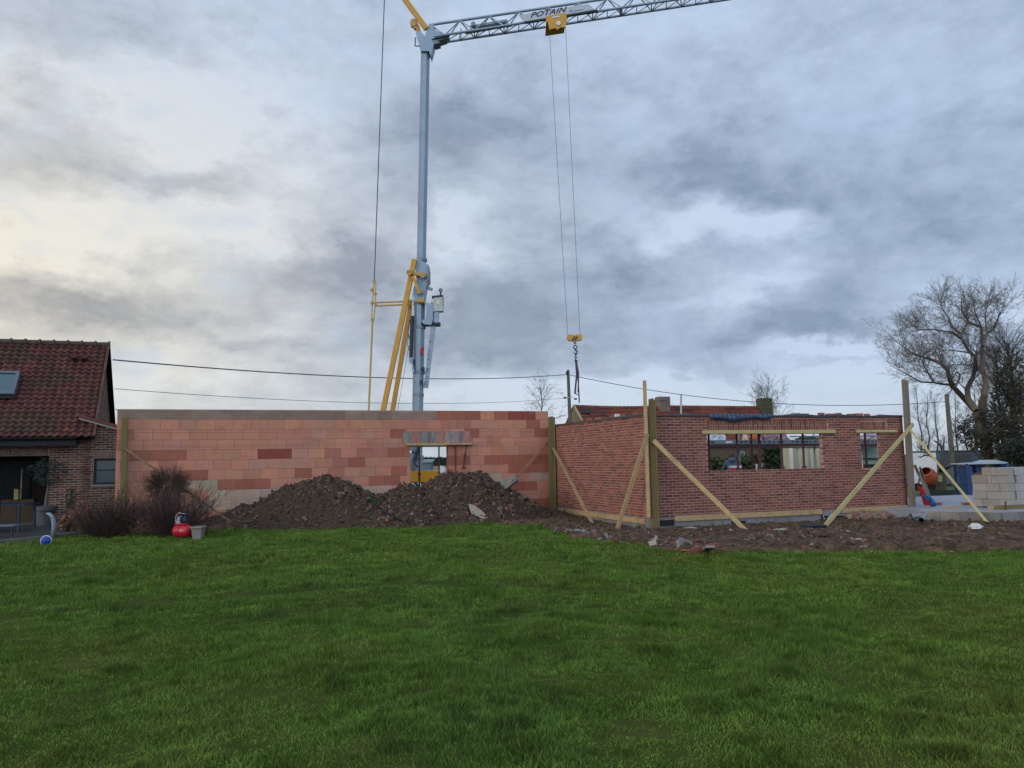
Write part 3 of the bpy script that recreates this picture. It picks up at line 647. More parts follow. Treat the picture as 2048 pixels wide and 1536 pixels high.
# ------------------------------------------------------------------ farmhouse on the left
ha = math.radians(21); hu = V((math.cos(ha), math.sin(ha), 0)); hv = V((-hu.y, hu.x, 0)); hn = -hv
HP = D(156, 940, 22.4); HP.z = 0
def hp(px, py, off=0.): return PL(px, py, HP+hn*off, hn)
m_hbrick = mat('old_brick', (.10, .045, .035), .9, .25, 9, .3, 60, attr=True)
m_hmort = mat('old_mortar', (.34, .265, .21), .95, .25, 5)
m_tile = mat('old_roof_tile', (.1, .04, .03), .75, .30, 5, .3, 30, attr=True, col2=None)
m_black = mat('black_frame', (.012, .013, .016), .5, .2, 5)
def farmhouse():
    root = thing('farmhouse', 'dark brick farmhouse with red pantile roof and skylight on the left', 'house', tuple(HP))
    RT = hp(220, 692, -2.25); EB = hp(120, 874, .38); ze = EB.z; zr = RT.z
    sE = (RT-HP).dot(hu); s0 = -13.0; run = 2.63; ncol = 62; nrow = 21
    # pantiles
    m = MB(); L = sE-s0; sl = V((0, 0, zr-ze))-hn*run; slen = sl.length; sd_ = sl/slen; nrm = hu.cross(sd_).normalized()
    if nrm.z < 0: nrm = -nrm
    O = HP+hu*s0+hn*.38+V((0, 0, ze)); tw = .195; K = 5; nt = int(L/tw)
    for r in range(nrow):
        v0 = slen*r/nrow; v1 = slen*(r+1)/nrow+.02; jr = random.uniform(-.01, .01)
        for c in range(nt):
            if random.random() < .02 and False: continue
            base = random.choice([(.105, .034, .024), (.090, .030, .022), (.12, .040, .027), (.08, .030, .023)])
            if random.random() < .05: base = (.09, .045, .032)
            moss = mn.noise(V((c*.17, r*.2, 2)))
            if moss > .18: base = tuple(a*(1-.5)+b*.5 for a, b in zip(base, (.05, .040, .020)))
            m.col = jit(base, .16, .06); lift = random.uniform(0, .008); x0 = L-(c+1)*tw
            pr = []
            for k in range(K+1):
                q = k/K; w = .030*math.sin(2*math.pi*(q*.95))+.012*math.cos(2*math.pi*q); pr.append((x0+q*tw, w))
            for k in range(K):
                (a, wa), (b, wb) = pr[k], pr[k+1]; e = .034+lift
                A = O+hu*a+sd_*(v0+jr)+nrm*(wa+e); B = O+hu*b+sd_*(v0+jr)+nrm*(wb+e); C_ = O+hu*b+sd_*v1+nrm*(wb); D_ = O+hu*a+sd_*v1+nrm*wa
                m.poly([A, B, C_, D_]); m.poly([O+hu*a+sd_*(v0+jr)+nrm*(wa-.004), O+hu*b+sd_*(v0+jr)+nrm*(wb-.004), B, A])
    rf = m.build('roof', m_tile, root)
    m = MB(); m.par(O+nrm*-.10, hu*(L-.03), sd_*slen, nrm*.04)
    B2 = O+sd_*slen; sl2 = V((0, 0, ze-zr))-hn*run; m.par(B2-nrm*.03, hu*L, sl2, V((0, 0, -.08))); m.build('roof_deck', m_tile, root)
    # ridge tiles
    m = MB(); k = 0; x = 0.0; m.col = (.14, .085, .06)
    while x < L-.05:
        e = min(.40, L-x); p = O+hu*(L-x)+sd_*slen+V((0, 0, .03)); m.col = jit((.085, .055, .042), .15)
        m.tube([p, p-hu*e], [.095, .085], 10); m.tube([p-hu*.0, p-hu*.05], [.125, .12], 10); x += .385
    m.build('ridge', m_tile, root)
    # verge and gable
    m = MB(); gx = HP+hu*(sE-.16)
    G0 = gx+V((0, 0, -.1)); pts = [gx+V((0, 0, 0)), gx+V((0, 0, ze-.05)), gx-hn*2.4+V((0, 0, zr-.12)), gx-hn*4.8+V((0, 0, ze-.05)), gx-hn*4.8]
    # brick courses drawn as real courses on the gable
    for i in range(int((zr)/.07)):
        z = i*.07
        if z < ze: a, b = 0.0, 4.8
        else:
            f = (z-ze)/(zr-ze); a = 2.4*f; b = 4.8-2.4*f
        t = a+(.11 if i % 2 else 0)
        while t < b-.05:
            q = min(t+.212, b); m.col = jit((.17, .115, .09) if random.random() < .6 else (.12, .07, .055), .2)
            m.par(gx-hn*t+V((0, 0, z+.006)), -hn*(q-t-.012), V((0, 0, .058)), hu*.012); t += .224
    gb = m.build('gable', m_hbrick, root)
    m = MB(); m.prism(pts, -hu*.2); m.build('gable_mortar', m_hmort, root)
    m = MB()
    for i in range(23):      # verge tiles down both slopes
        v0 = slen*i/23; p = O+hu*L+sd_*v0+nrm*.03; m.col = jit((.11, .045, .035), .2); m.par(p-hu*.07, hu*.07, sd_*(slen/23+.02), nrm*.03)
    for i in range(23):
        d2 = sl2.normalized(); p = B2+hu*L+d2*(slen*i/23)+V((0, 0, .02)); m.col = jit((.07, .035, .03), .2); m.par(p-hu*.09, hu*.10, d2*(slen/23-.03), V((0, 0, -.09)))
    m.build('verge', m_tile, root)
    # skylight
    def rp(px, py, d=.0): return PL(px, py, O+nrm*d, nrm)
    a, b = rp(41, 746, .1), rp(31, 791, .1); w = -hu*1.1; dn = (b-a); dn = sd_*(dn.dot(sd_))
    m = MB(); t = .09; up_ = nrm*.11
    for (p, x, y) in ((a, w, dn.normalized()*t), (a+dn-dn.normalized()*t, w, dn.normalized()*t), (a+dn.normalized()*t, -hu*t, dn-dn.normalized()*2*t), (a+w+hu*t+dn.normalized()*t, -hu*t, dn-dn.normalized()*2*t)):
        m.par(p-nrm*.08, x, y, up_+nrm*.05)
    sk = m.build('skylight', mat('grey_flashing', (.13, .15, .17), .5, .15, 5, metal=.3), root)
    m = MB(); m.par(a-hu*t+dn.normalized()*t+nrm*.035, w+hu*2*t, dn-dn.normalized()*2*t, nrm*.01); m.build('pane', mat('sky_glass', (.05, .10, .115), .12, .1, 3, spec=.9), sk)
    m = MB(); m.par(a+dn+w+nrm*-.02, -w, dn.normalized()*.12, nrm*.03); m.build('flashing', m_black, sk)
    for (px, py) in ((151, 713), (172, 714)):
        p = rp(px, py, .06); m = MB(); m.par(p-hu*.1, hu*.17, -sd_*.18, nrm*.11); m.build('vent_tile', mat('vent_red', (.06, .015, .014), .8), root)
    # fascia and gutter
    m = MB(); sG = (hp(157, 880)-HP).dot(hu); zf0 = hp(100, 891, .38).z
    m.par(HP+hu*s0+hn*.44+V((0, 0, zf0)), hu*(sG-s0), V((0, 0, ze-zf0-.01)), -hn*.40); fa = m.build('fascia', m_black, root)
    m = MB(); q = [(math.cos(t)*.065, math.sin(t)*.065) for t in [math.pi*(1+i/8) for i in range(9)]]
    g0 = HP+hu*s0+hn*.52+V((0, 0, ze-.02)); m.prism([g0+hn*a+V((0, 0, b)) for a, b in q], hu*(sG-s0)); m.build('gutter', m_black, root)
    # front walls, with the lean-to part at the right
    sR = (hp(262, 950)-HP).dot(hu); sC = (hp(168, 850)-HP).dot(hu); zc0 = hp(172, 838).z; zc1 = hp(243, 860).z; s243 = (hp(243, 860)-HP).dot(hu)
    zw = zf0+.05; sdoor = (hp(97, 950)-HP).dot(hu); zd = hp(60, 912).z; zs = hp(60, 897).z
    wa, wb = (hp(187, 940)-HP).dot(hu), (hp(243, 940)-HP).dot(hu); wz0, wz1 = hp(215, 969).z, hp(215, 917).z; ws = hp(215, 902).z
    def top(s): return zw if s < sC else zc0+(zc1-zc0)*(s-sC)/(s243-sC)
    def hc(): 
        r = random.random(); c = (.065, .030, .025) if r < .3 else (.105, .043, .032) if r < .75 else (.16, .07, .038)
        return jit(c, .2, .06)
    m = MB(); k = 0; z = 0
    while z < zc0:
        s = -5.2-.055*(k % 2)*2
        while s < sR:
            e = s+(.222 if k % 2 == 0 else .222); a, b = s+.006, e-.006; s = e; mid = (a+b)/2
            if z+.06 > top(mid): 
                # ragged corbel where the lean-to rises above the eaves
                continue
            def hit(x0, x1, y0, y1): return b > x0 and a < x1 and y0-.02 < z+.03 < y1+.01
            if hit(-9, sdoor, -1, zs) : 
                if a < sdoor < b: a = sdoor
                else: continue
            if hit(wa, wb, wz0-.05, ws):
                if a < wa < b and wa-a > .03: b = wa-.006
                elif a < wb < b and b-wb > .03: a = wb+.006
                else: continue
            m.col = hc(); m.par(HP+hu*a+V((0, 0, z))+hn*random.uniform(.001, .005), hu*(b-a-.004), V((0, 0, .053)), -hn*.06)
        z += .070; k += 1
    for (x0, x1, y0, y1) in ((-5.2, sdoor, zd, zs), (wa, wb, wz1, ws)):
        s = x0; i = 0
        while s < x1-.03:
            hh = y1-y0
            for p0, p1 in ([(0, 1)] if i % 2 else [(0, .5), (.5, 1)]):
                m.col = jit((.17, .10, .08), .25); m.par(HP+hu*(s+.006)+V((0, 0, y0+hh*p0+.005))+hn*.01, hu*.062, V((0, 0, hh*(p1-p0)-.01)), -hn*.06)
            s += .074; i += 1
    for i in range(8):        # corbelled kneeler
        z = zw-.02+i*.07; mm_ = sC-.10-.035*0
        m.col = jit((.15, .09, .075), .2); m.par(HP+hu*(sC-.26+i*.03)+V((0, 0, z+.0))+hn*(.05), hu*(.24-i*.012), V((0, 0, .052)), -hn*.10)
    fw = m.build('front_wall', m_hbrick, root); mo = MB()
    def pz(a, b, z0, z1a, z1b): mo.prism([HP+hu*a+V((0, 0, z0)), HP+hu*b+V((0, 0, z0)), HP+hu*b+V((0, 0, z1b)), HP+hu*a+V((0, 0, z1a))], -hn*.25)
    pz(-5.2, sdoor, zd, zw, zw); pz(sdoor, sC, -.2, zw, zw); pz(sC, wa, -.2, top(sC+.001), top(wa)); pz(wa, wb, -.2, wz0, wz0); pz(wa, wb, wz1, top(wa), top(wb)); pz(wb, sR, -.2, top(wb), top(sR))
    mo.build('mortar', m_hmort, fw)
    m = MB(); m.col = (.12, .045, .036)     # lean-to roof edge
    a0 = HP+hu*(sC-.12)+V((0, 0, zc0+.02)); a1 = HP+hu*(s243+.4)+V((0, 0, top(s243+.4)+.02)); m.par(a0+hn*.12, a1-a0, -hn*3.0, V((0, 0, .11))); m.build('lean_to_roof', m_tile, root)
    m = MB(); m.par(a0+hn*.125-V((0, 0, .035)), a1-a0, -hn*.1, V((0, 0, .033))); m.build('verge_trim', mat('pale_trim', (.30, .28, .25), .8), root)
    m = MB(); m.par(HP+hu*sC+V((0, 0, zw))-hn*.05, V((0, 0, zc0-zw)), -hn*2.6, hu*-.03); m.build('parapet_side', m_hmort, root)
    # window
    m = MB(); t = .06
    for (x0, x1, y0, y1) in ((wa, wb, wz1-t, wz1), (wa, wb, wz0, wz0+t), (wa, wa+t, wz0+t, wz1-t), (wb-t, wb, wz0+t, wz1-t)):
        m.par(HP+hu*x0+V((0, 0, y0))-hn*.10, hu*(x1-x0), V((0, 0, y1-y0)), hn*.05)
    win = m.build('window', m_black, root)
    m = MB(); zm = (wz0+wz1)/2+.03; m.par(HP+hu*(wa+t)+V((0, 0, zm))-hn*.09, hu*(wb-wa-2*t), V((0, 0, .03)), hn*.03); m.build('glazing_bar', m_black, win)
    m = MB(); m.par(HP+hu*(wa+t)+V((0, 0, wz0+t))-hn*.11, hu*(wb-wa-2*t), V((0, 0, wz1-wz0-2*t)), hn*.01); m.build('pane', mat('blue_glass', (.022, .042, .055), .15, .2, 2, spec=.8), win)
    m = MB(); m.par(HP+hu*(wa-.05)+V((0, 0, wz0-.07)), hu*(wb-wa+.1), V((0, 0, .055)), hn*.05); m.build('sill', mat('stone_sill', (.13, .13, .135), .9), win)
    # porch recess
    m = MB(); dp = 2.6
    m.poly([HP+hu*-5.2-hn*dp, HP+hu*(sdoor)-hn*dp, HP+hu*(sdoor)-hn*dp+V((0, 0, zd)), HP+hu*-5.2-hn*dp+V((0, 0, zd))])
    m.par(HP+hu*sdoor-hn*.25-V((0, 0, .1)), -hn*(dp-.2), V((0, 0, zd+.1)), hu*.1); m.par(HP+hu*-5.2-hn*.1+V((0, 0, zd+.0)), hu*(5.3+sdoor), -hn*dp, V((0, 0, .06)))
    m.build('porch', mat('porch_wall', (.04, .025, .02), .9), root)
    m = MB(); p = HP+hu*(hp(30, 1000).x-HP.x)/hu.x-hn*(dp-.03)
    a = hp(4, 920, -dp+.02); b = hp(60, 985, -dp+.02)
    m.par(V((a.x, a.y, .12)), hu*(b-a).dot(hu), V((0, 0, 1.75)), hn*.03); m.build('glass_door', mat('dark_glass', (.010, .011, .012), .3, .1, 3, spec=.12), root)
farmhouse()
def hpos(px, py, off, z=None):
    p = hp(px, py, off)
    if z is not None: p.z = z
    return p
# patio
fr = [G(-260, 1118), G(0, 1089), G(130, 1075), G(215, 1066)]
m = MB(); bk = [hpos(235, 1040, .0), hpos(-260, 1040, .0)]
m.prism([V((p.x, p.y, .035)) for p in fr+bk], V((0, 0, -.2)))
struct(m.build('patio', mat('wet_paving', (.055, .058, .062), .35, .4, 1.5, .3, 20, col2=(.04, .036, .034), spec=.5)))
m = MB()
for i in range(3):
    a, b = fr[i], fr[i+1]; n = max(2, int((b-a).length/.5))
    for k in range(n):
        p, q = a.lerp(b, k/n), a.lerp(b, (k+.97)/n); m.beam(V((p.x, p.y, .03)), V((q.x, q.y, .03)), .12, .12)
struct(m.build('patio_edging', mat('edging_stone', (.13, .12, .105), .9, .3, 6)))
# ---- things on the patio
zp = .037
def cyl_between(m, a, b, r, n=10): m.tube([a, b], r, n)
P = G(89, 1050, zp); root = thing('potted_olive_tree', 'olive tree in a wide grey pot beside the porch', 'potted tree', tuple(P))
m = MB(); m.lathe(P, [(.19, 0), (.235, .40), (.235, .40), (.28, .41), (.29, .52), (.25, .53)], 20); m.build('pot', mat('grey_pot', (.075, .085, .088), .8, .2, 5), root)
m = MB(); m.tube([P+V((0, 0, .5)), P+V((.02, 0, .8)), P+V((.05, .02, 1.05)), P+V((.04, 0, 1.3))], [.04, .03, .028, .02], 7); tk = m.build('trunk', mat('olive_bark', (.12, .11, .10), .9), root)
def leaves(m, c, rad, n, size, cols, aspect=.35, hollow=.0):
    c = V(c)
    for i in range(n):
        while True:
            d = V((random.uniform(-1, 1), random.uniform(-1, 1), random.uniform(-1, 1)))
            if hollow < d.length < 1: break
        k = 1+.35*mn.noise(d*1.7+c)
        p = c+V((d.x*rad[0], d.y*rad[1], d.z*rad[2]))*k
        if mn.noise(p*(2.2/max(rad[0], .3))) < -.12: continue
        a = V((random.gauss(0, 1), random.gauss(0, 1), random.gauss(0, 1))).normalized(); b = a.orthogonal().normalized()*size*aspect
        a = a*size*random.uniform(.7, 1.3); m.col = jit(random.choice(cols), .25); m.poly([p-b*.5, p+a*.5, p+b*.5, p-a*.5])
m_leaf = mat('leaves', (.03, .05, .02), .7, .2, 3, attr=True)
m_twig = mat('twig_bark', (.06, .045, .035), .9, .2, 3, attr=True)
m = MB(); leaves(m, P+V((.03, 0, 1.5)), (.48, .48, .42), 2600, .06, [(.028, .045, .035), (.02, .035, .028), (.045, .06, .045)]); m.build('crown', m_leaf, root)
P = G(8, 1066, zp); root = thing('garden_table', 'dark blue metal garden table frame at the left edge of the patio', 'table', tuple(P)); mt = mat('navy_metal', (.02, .028, .05), .4, .15, 5, metal=.3)
m = MB(); m.par(P+V((-1.6, 0, .66)), V((1.95, .25, 0)), V((-.1, .8, 0)), V((0, 0, .035))); m.build('table_top', mt, root)
for dx, dy in ((.32, .05), (-1.5, -.15+.1), (.25, .8), (-1.55, .6)):
    m = MB(); m.beam(P+V((dx, dy, 0)), P+V((dx, dy, .66)), .05, .05); m.build('leg', mt, root)
m = MB(); m.beam(P+V((-1.5, .0, .22)), P+V((.3, .1, .22)), .035, .04); m.build('stretcher', mt, root)
P = G(3, 1075, zp); root = thing('garden_stool', 'low dark stool with grey slatted seat in front of the garden table', 'stool', tuple(P))
m = MB()
for k in range(4): m.box(P+V((0, .06+k*.08, .26)), .5, .06, .025)
m.build('seat', mat('grey_slats', (.12, .13, .15), .6), root)
for dx in (-.2, .2):
    m = MB(); m.beam(P+V((dx, .05, 0)), P+V((dx, .05, .25)), .03, .03); m.build('leg', mt, root)
# cabinet in the porch; a pale solid shape paints interior lamp reflections
P = hpos(34, 1032, -1.5, zp); root = thing('porch_cabinet', 'low brown wooden cabinet standing in the dark porch', 'cabinet', tuple(P)); mt = mat('brown_wood', (.085, .055, .028), .7, .3, 4)
m = MB(); m.par(P-hu*.42, hu*.84, V((0, 0, .68)), -hn*.4); m.build('body', mt, root)
for k in (0, 1):
    m = MB(); m.par(P-hu*.40+hu*.41*k+V((0, 0, .05)), hu*.39, V((0, 0, .58)), hn*.015); m.build('door', mt, root)
P = hpos(35, 976, -1.5, zp+.682); root = thing('lamp_reflection', 'pale upright shape standing in for lamp reflections above the porch cabinet', 'lamp_reflection', tuple(P)); mt = mat('cream_reflection', (.35, .28, .13), .7)
m = MB(); m.box(P+V((0, 0, .15)), .12, .12, .30); m.build('reflection_box', mt, root); m = MB(); m.box(P+V((0, 0, .32)), .16, .16, .035); m.build('cap', m_black, root); m = MB(); m.box(P+V((.1, .02, .45)), .03, .03, .9); m.build('post', mt, root)
# curved pipe, ball, shrubs, dark plant
a = [(93, 1027), (99, 1028), (104, 1033), (107, 1041), (108, 1052), (106, 1075)]; m = MB(); Yp = G(106, 1076, zp).y
m.tube([D(x, y, Yp) for x, y in a], [.02, .035, .045, .05, .05, .05], 12); tag(m.build('curved_pipe', mat('grey_plastic', (.20, .23, .25), .5), smooth=True), 'grey curved pipe bending over at the patio edge', 'pipe')
P = G(92, 1091, .0); root = thing('ball', 'blue and white ball lying on the grass by the patio', 'ball', tuple(P))
m = MB(); m.sphere(P+V((0, 0, .10)), .102, 20, 14); m.build('shell', mat('blue_rubber', (.02, .055, .28), .4), root, smooth=True)
m = MB(); ax = V((.3, -.95, .1)).normalized(); x = ax.orthogonal().normalized(); y = ax.cross(x); c = P+V((0, 0, .10))-V((0, 0, 0))+ax*.02
m.tube([c+(x*math.cos(t)+y*math.sin(t))*.098 for t in [i*math.pi/12 for i in range(25)]], .012, 6, False); m.build('stripe', mat('white_rubber', (.6, .6, .6), .5), root, smooth=True)
m = MB(); random.seed(11)
for i in range(150):
    px, top = random.uniform(118, 182), 0; t = (px-118)/64
    hmax = max(0, .62*math.sin(math.pi*min(1, t*.9+.08))); z = random.uniform(0, hmax); p = G(px, 1062, zp); p += V((0, random.uniform(0, .8)*(1-z), z+.03)); m.col = jit(random.choice([(.16, .06, .035), (.12, .06, .035), (.18, .10, .05), (.22, .06, .03)]), .3); m.rock(p, random.uniform(.04, .12), .5, 1.3)
tag(m.build('broken_tile_pile', mat('broken_tiles', (.2, .1, .05), .9, .3, 8, attr=True)), 'pile of broken orange tiles between the patio and the shrubs', 'rubble pile', kind='stuff')
def grow(m, p, d, L, r, lvl, spread=.6, up=.05, kids=4, seg=4, wig=.22, shr=.62, rmin=.008, n=None, col=None, clip=None):
    p = V(p); d = V(d).normalized(); pts = [p.copy()]; rad = [r]; step = L/seg
    for i in range(seg):
        d = (d+V((random.gauss(0, wig), random.gauss(0, wig), random.gauss(0, wig)))*.6+V((0, 0, up))).normalized(); p = p+d*step*random.uniform(.8, 1.2)
        pts.append(p.copy()); rad.append(max(rmin*.7, r*(1-.55*(i+1)/seg)))
        if lvl > 0:
            c = kids/seg; k = int(c)+(random.random() < c-int(c))
            for _ in range(k):
                a = V((random.gauss(0, 1), random.gauss(0, 1), random.gauss(0, 1))); a = (a-d*a.dot(d)).normalized(); q = pts[-2].lerp(p, random.random())
                grow(m, q, d*math.cos(spread)+a*math.sin(spread)*random.uniform(.6, 1.3), L*shr*random.uniform(.7, 1.15)*(1-.3*i/seg), max(rmin, rad[-1]*.6), lvl-1, spread, up, kids, max(3, seg-1), wig, shr, rmin, n, col)
    if col: m.col = jit(col, .2)
    m.tube(pts, rad, n or (3 if r < .03 else 6), False)
def make_spray(lvl=2, kids=5, spread=.5, up=.05, droop=False):
    q = MB(); grow(q, (0, 0, 0), (0, 0, 1), 1.0, .010, lvl, spread, up, kids, 3, .2, .62, .0048, 3, None)
    return np.array(q.v), np.array([list(f) for f in q.f], int)
def stamp(acc, spr, p, d, L, col):
    v, f = spr; d = V(d).normalized(); q = V((0, 0, 1)).rotation_difference(d) @ Matrix.Rotation(random.uniform(0, 6.28), 3, 'Z').to_quaternion(); Mx = np.array(q.to_matrix())*L
    acc.append((v @ Mx.T+np.array(p), f, col))
def flush(m, acc):   # append stamped sprays to a mesh builder
    for v, f, c in acc:
        b = len(m.v); m.v.extend(map(tuple, v)); m.f.extend(map(tuple, (f+b).tolist())); m.c.extend([c]*len(f))
def shrub(name, base, n, L, spread, lvl, cols, label, leafn=0, leafc=None, leafr=None, height=None, r=.008):
    root = thing(name, label, 'shrub', tuple(base), None); m = MB()
    for i in range(n):
        an = random.uniform(0, 6.283); t = spread*math.sqrt(random.random()); d = V((math.cos(an)*math.sin(t), math.sin(an)*math.sin(t)*.7, math.cos(t)))
        grow(m, base+V((d.x*.25, d.y*.25, 0)), d, L*random.uniform(.55, 1.0), r, lvl, .45, .05, 5, 5, .16, .5, .0035, 3, random.choice(cols))
    m.build('stems', m_twig, root)
    if leafn:
        m = MB(); leaves(m, leafc, leafr, leafn, .026, [(.065, .045, .028), (.105, .056, .042), (.085, .042, .034), (.045, .038, .022)], .25); m.build('foliage', m_leaf, root)
    return root
random.seed(21)
B1 = G(222, 1075, .0); shrub('bare_shrub', B1, 120, 1.0, 1.15, 2, [(.075, .042, .038), (.06, .036, .032), (.05, .04, .025)], 'wide reddish brown bare shrub at the left by the patio', 9000, B1+V((.1, 0, .45)), (.95, .5, .48))
B2 = G(345, 1073, .0); shrub('bare_shrub', B2, 130, 1.12, 1.1, 2, [(.08, .045, .042), (.065, .04, .036)], 'low bare shrub just behind the red air compressor', 11000, B2+V((.05, .05, .50)), (.88, .4, .50))
B3 = G(314, 1062, .05)+V((0, .5, 0)); root = thing('rounded_shrub', 'rounded olive brown shrub rising above the others against the wall', 'shrub', tuple(B3)); m = MB(); cB = B3+V((0, 0, 1.08))
for i in range(26): 
    a = V((random.uniform(-.5, .5), random.uniform(-.4, .4), random.uniform(-.1, .3))); m.col = (.05, .04, .03); m.tube([B3+V((a.x*.3, a.y*.3, 0)), B3+V((a.x*.7, a.y*.7, .6)), cB+a*.5], [.014, .010, .007], 4, False)
for i in range(520):
    d = V((random.gauss(0, 1), random.gauss(0, 1), random.gauss(0, .9))).normalized(); q = cB+V((d.x*.54, d.y*.42, d.z*.40))*random.uniform(.3, .8); grow(m, q, d+V((0, 0, .35)), .22, .006, 1, .5, .05, 4, 3, .2, .6, .003, 3, random.choice([(.075, .05, .03), (.055, .05, .026), (.085, .045, .032)]))
m.build('stems', m_twig, root); m = MB(); leaves(m, cB+V((0, 0, .0)), (.70, .55, .52), 7500, .028, [(.060, .058, .024), (.085, .055, .030), (.05, .045, .02)], .25); m.build('foliage', m_leaf, root)
P = hpos(143, 1016, .3, zp); root = thing('dark_potted_plant', 'dark leafy plant standing against the brick pier', 'plant', tuple(P))
m = MB(); m.lathe(P, [(.09, 0), (.13, .22), (.12, .23)], 12); m.build('pot', m_black, root); m = MB(); leaves(m, P+V((0, 0, .6)), (.16, .16, .42), 350, .09, [(.012, .02, .012), (.05, .06, .015)]); m.build('foliage', m_leaf, root)
# air compressor and concrete pot
P = G(365, 1077, .0); root = thing('air_compressor', 'red air compressor tank with motor on top in front of shrubs', 'compressor', tuple(P)); mr = mat('red_paint', (.42, .012, .025), .35, .12, 5, spec=.5)
ax = V((.93, -.36, 0)).normalized(); c = P+V((0, 0, .165)); m = MB()
m.tube([c+ax*t for t in (-.235, -.22, -.18, -.12, .12, .18, .22, .235)], [.03, .09, .13, .145, .145, .13, .09, .03], 20); m.build('tank', mr, root, smooth=True)
m = MB(); m.tube([c+ax*t for t in (-.012, .012)], .149, 20); m.build('weld_band', mat('dark_red', (.25, .008, .015), .5), root)
m = MB(); m.tube([c+ax*.236, c+ax*.25], .035, 12); m.build('end_cap', m_black, root)
m = MB(); m.box(c+V((-.02, 0, .16)), .30, .14, .02, -.35); m.build('base_plate', mr, root)
m = MB(); m.tube([c+ax*-.09+V((0, 0, .16)), c+ax*-.09+V((0, 0, .33))], [.055, .05], 12); m.tube([c+ax*-.09+V((0, 0, .20)), c+ax*-.09+V((0, 0, .22))], .07, 12); m.tube([c+ax*-.09+V((0, 0, .24)), c+ax*-.09+V((0, 0, .26))], .07, 12); m.build('pump', mat('pink_grey_metal', (.42, .34, .40), .4, .15, 8, metal=.3), root)
m = MB(); m.tube([c+ax*-.02+V((0, 0, .25)), c+ax*.13+V((0, 0, .25))], .065, 14); m.build('motor', mat('dark_blue_motor', (.02, .03, .06), .5), root, smooth=False)
m = MB(); m.tube([c+ax*-.13+V((0, 0, .1)), c+ax*-.21+V((0, 0, .22)), c+ax*-.2+V((0, 0, .34)), c+ax*-.12+V((0, 0, .40)), c+ax*.05+V((0, 0, .38))], .011, 8); m.build('handle', mat('chrome', (.5, .5, .5), .3, metal=.6), root)
for k in (-.12, .12):
    m = MB(); m.beam(c+ax*k+V((0, 0, -.165)), c+ax*k+V((0, 0, -.11)), .10, .05); m.build('foot', m_black, root)
P = G(396, 1078, .0); m = MB(); root = thing('concrete_pot', 'square grey concrete pot standing right of the red compressor', 'pot', tuple(P))
b_, t_ = .085, .115; Q = lambda r, z: [P+V((x*r, y*r, z)) for x, y in ((-1, -1), (1, -1), (1, 1), (-1, 1))]
o0, o1, i1, i0 = Q(b_, 0), Q(t_, .26), Q(t_-.02, .26), Q(b_-.01, .16)
for i in range(4):
    j = (i+1) % 4; m.poly([o0[i], o0[j], o1[j], o1[i]]); m.poly([o1[i], o1[j], i1[j], i1[i]]); m.poly([i1[i], i1[j], i0[j], i0[i]])
m.poly(i0); m.build('body', mat('grey_concrete', (.20, .19, .165), .95, .2, 8), root)
m = MB()
for i in range(4):
    j = (i+1) % 4; R = Q(t_+.012, .262); m.beam(R[i], R[j], .03, .03)
m.build('rim', mat('grey_concrete', (.2, .19, .165)), root)
# ------------------------------------------------------------------ heaps
def heap(name, fn, x0, x1, y0, y1, material, label, cat, st=.034):
    xs = np.arange(x0, x1, st); ys = np.arange(y0, y1, st)
    def z(X, Y):
        h = fn(X, Y); rough = np.clip(h*2.2, 0, 1)
        lump = .22*np.abs(fbm(X*2.6, Y*2.6, 3))+.26*np.abs(fbm(X*5.5, Y*5.5, 2))+.14*fbm(X*13, Y*13, 2)+.10*fbm(X*1.3, Y*1.3, 2)
        return np.where(h > .002, soilz(X, Y)+h+lump*rough-.03, soilz(X, Y)-.12)
    o = grid(name, xs, ys, z, material, False); return tag(o, label, cat), z
w1 = D(652, 962, 21.05); c1x, c1y, h1 = w1.x, w1.y, w1.z-.12
def f1(X, Y):
    dx = X-c1x; a = np.where(dx < 0, 2.45, 2.15); r = np.sqrt((dx/a)**2+((Y-c1y)/1.5)**2); r = r*(1+.25*fbm(X*.9, Y*.9, 2))
    h = h1*1.05*np.clip(1-r**1.25, 0, 1)
    h = np.maximum(h, .32*np.clip(1-np.hypot((X-c1x+2.1)/1.3, (Y-c1y+.1)/1.1), 0, 1))
    return h
w2 = D(917, 950, 21.85); c2x, c2y, h2 = w2.x, w2.y, w2.z-.1
def f2(X, Y):
    dx = X-c2x; a = np.where(dx < 0, 1.95, 2.5); r = np.sqrt((dx/a)**2+((Y-c2y)/1.75)**2); r = r*(1+.22*fbm(X*.8+3, Y*.8, 2))
    h = h2*1.30*np.clip(1-r**1.0, 0, 1); h = np.minimum(h, h2*.93)
    q = D(815, 990, 21.3); h = np.maximum(h, .80*np.clip(1.15-np.sqrt(((X-q.x)/1.5)**2+((Y-q.y)/1.5)**2), 0, 1)*.9)
    return h
m_heap = mat('dug_soil', (.085, .056, .036), .95, .5, 6, 1., 30, col2=(.050, .034, .023), spec=.1)
m_heap2 = mat('stony_soil', (.078, .053, .037), .95, .5, 7, 1., 30, col2=(.048, .034, .025), spec=.1)
_, z1f = heap('soil_heap', f1, c1x-4.0, c1x+2.6, c1y-1.9, c1y+1.7, m_heap, 'brown soil heap left of the wall opening, smooth and pointed', 'soil heap')
_, z2f = heap('rubble_heap', f2, c2x-3.4, c2x+3.0, c2y-2.2, c2y+1.9, m_heap2, 'taller stony soil heap in front of the wall opening', 'rubble heap')
def surf(x, y):
    a = np.array([x]); b = np.array([y]); return float(max(soilz(a, b)[0], z1f(a, b)[0], z2f(a, b)[0]))
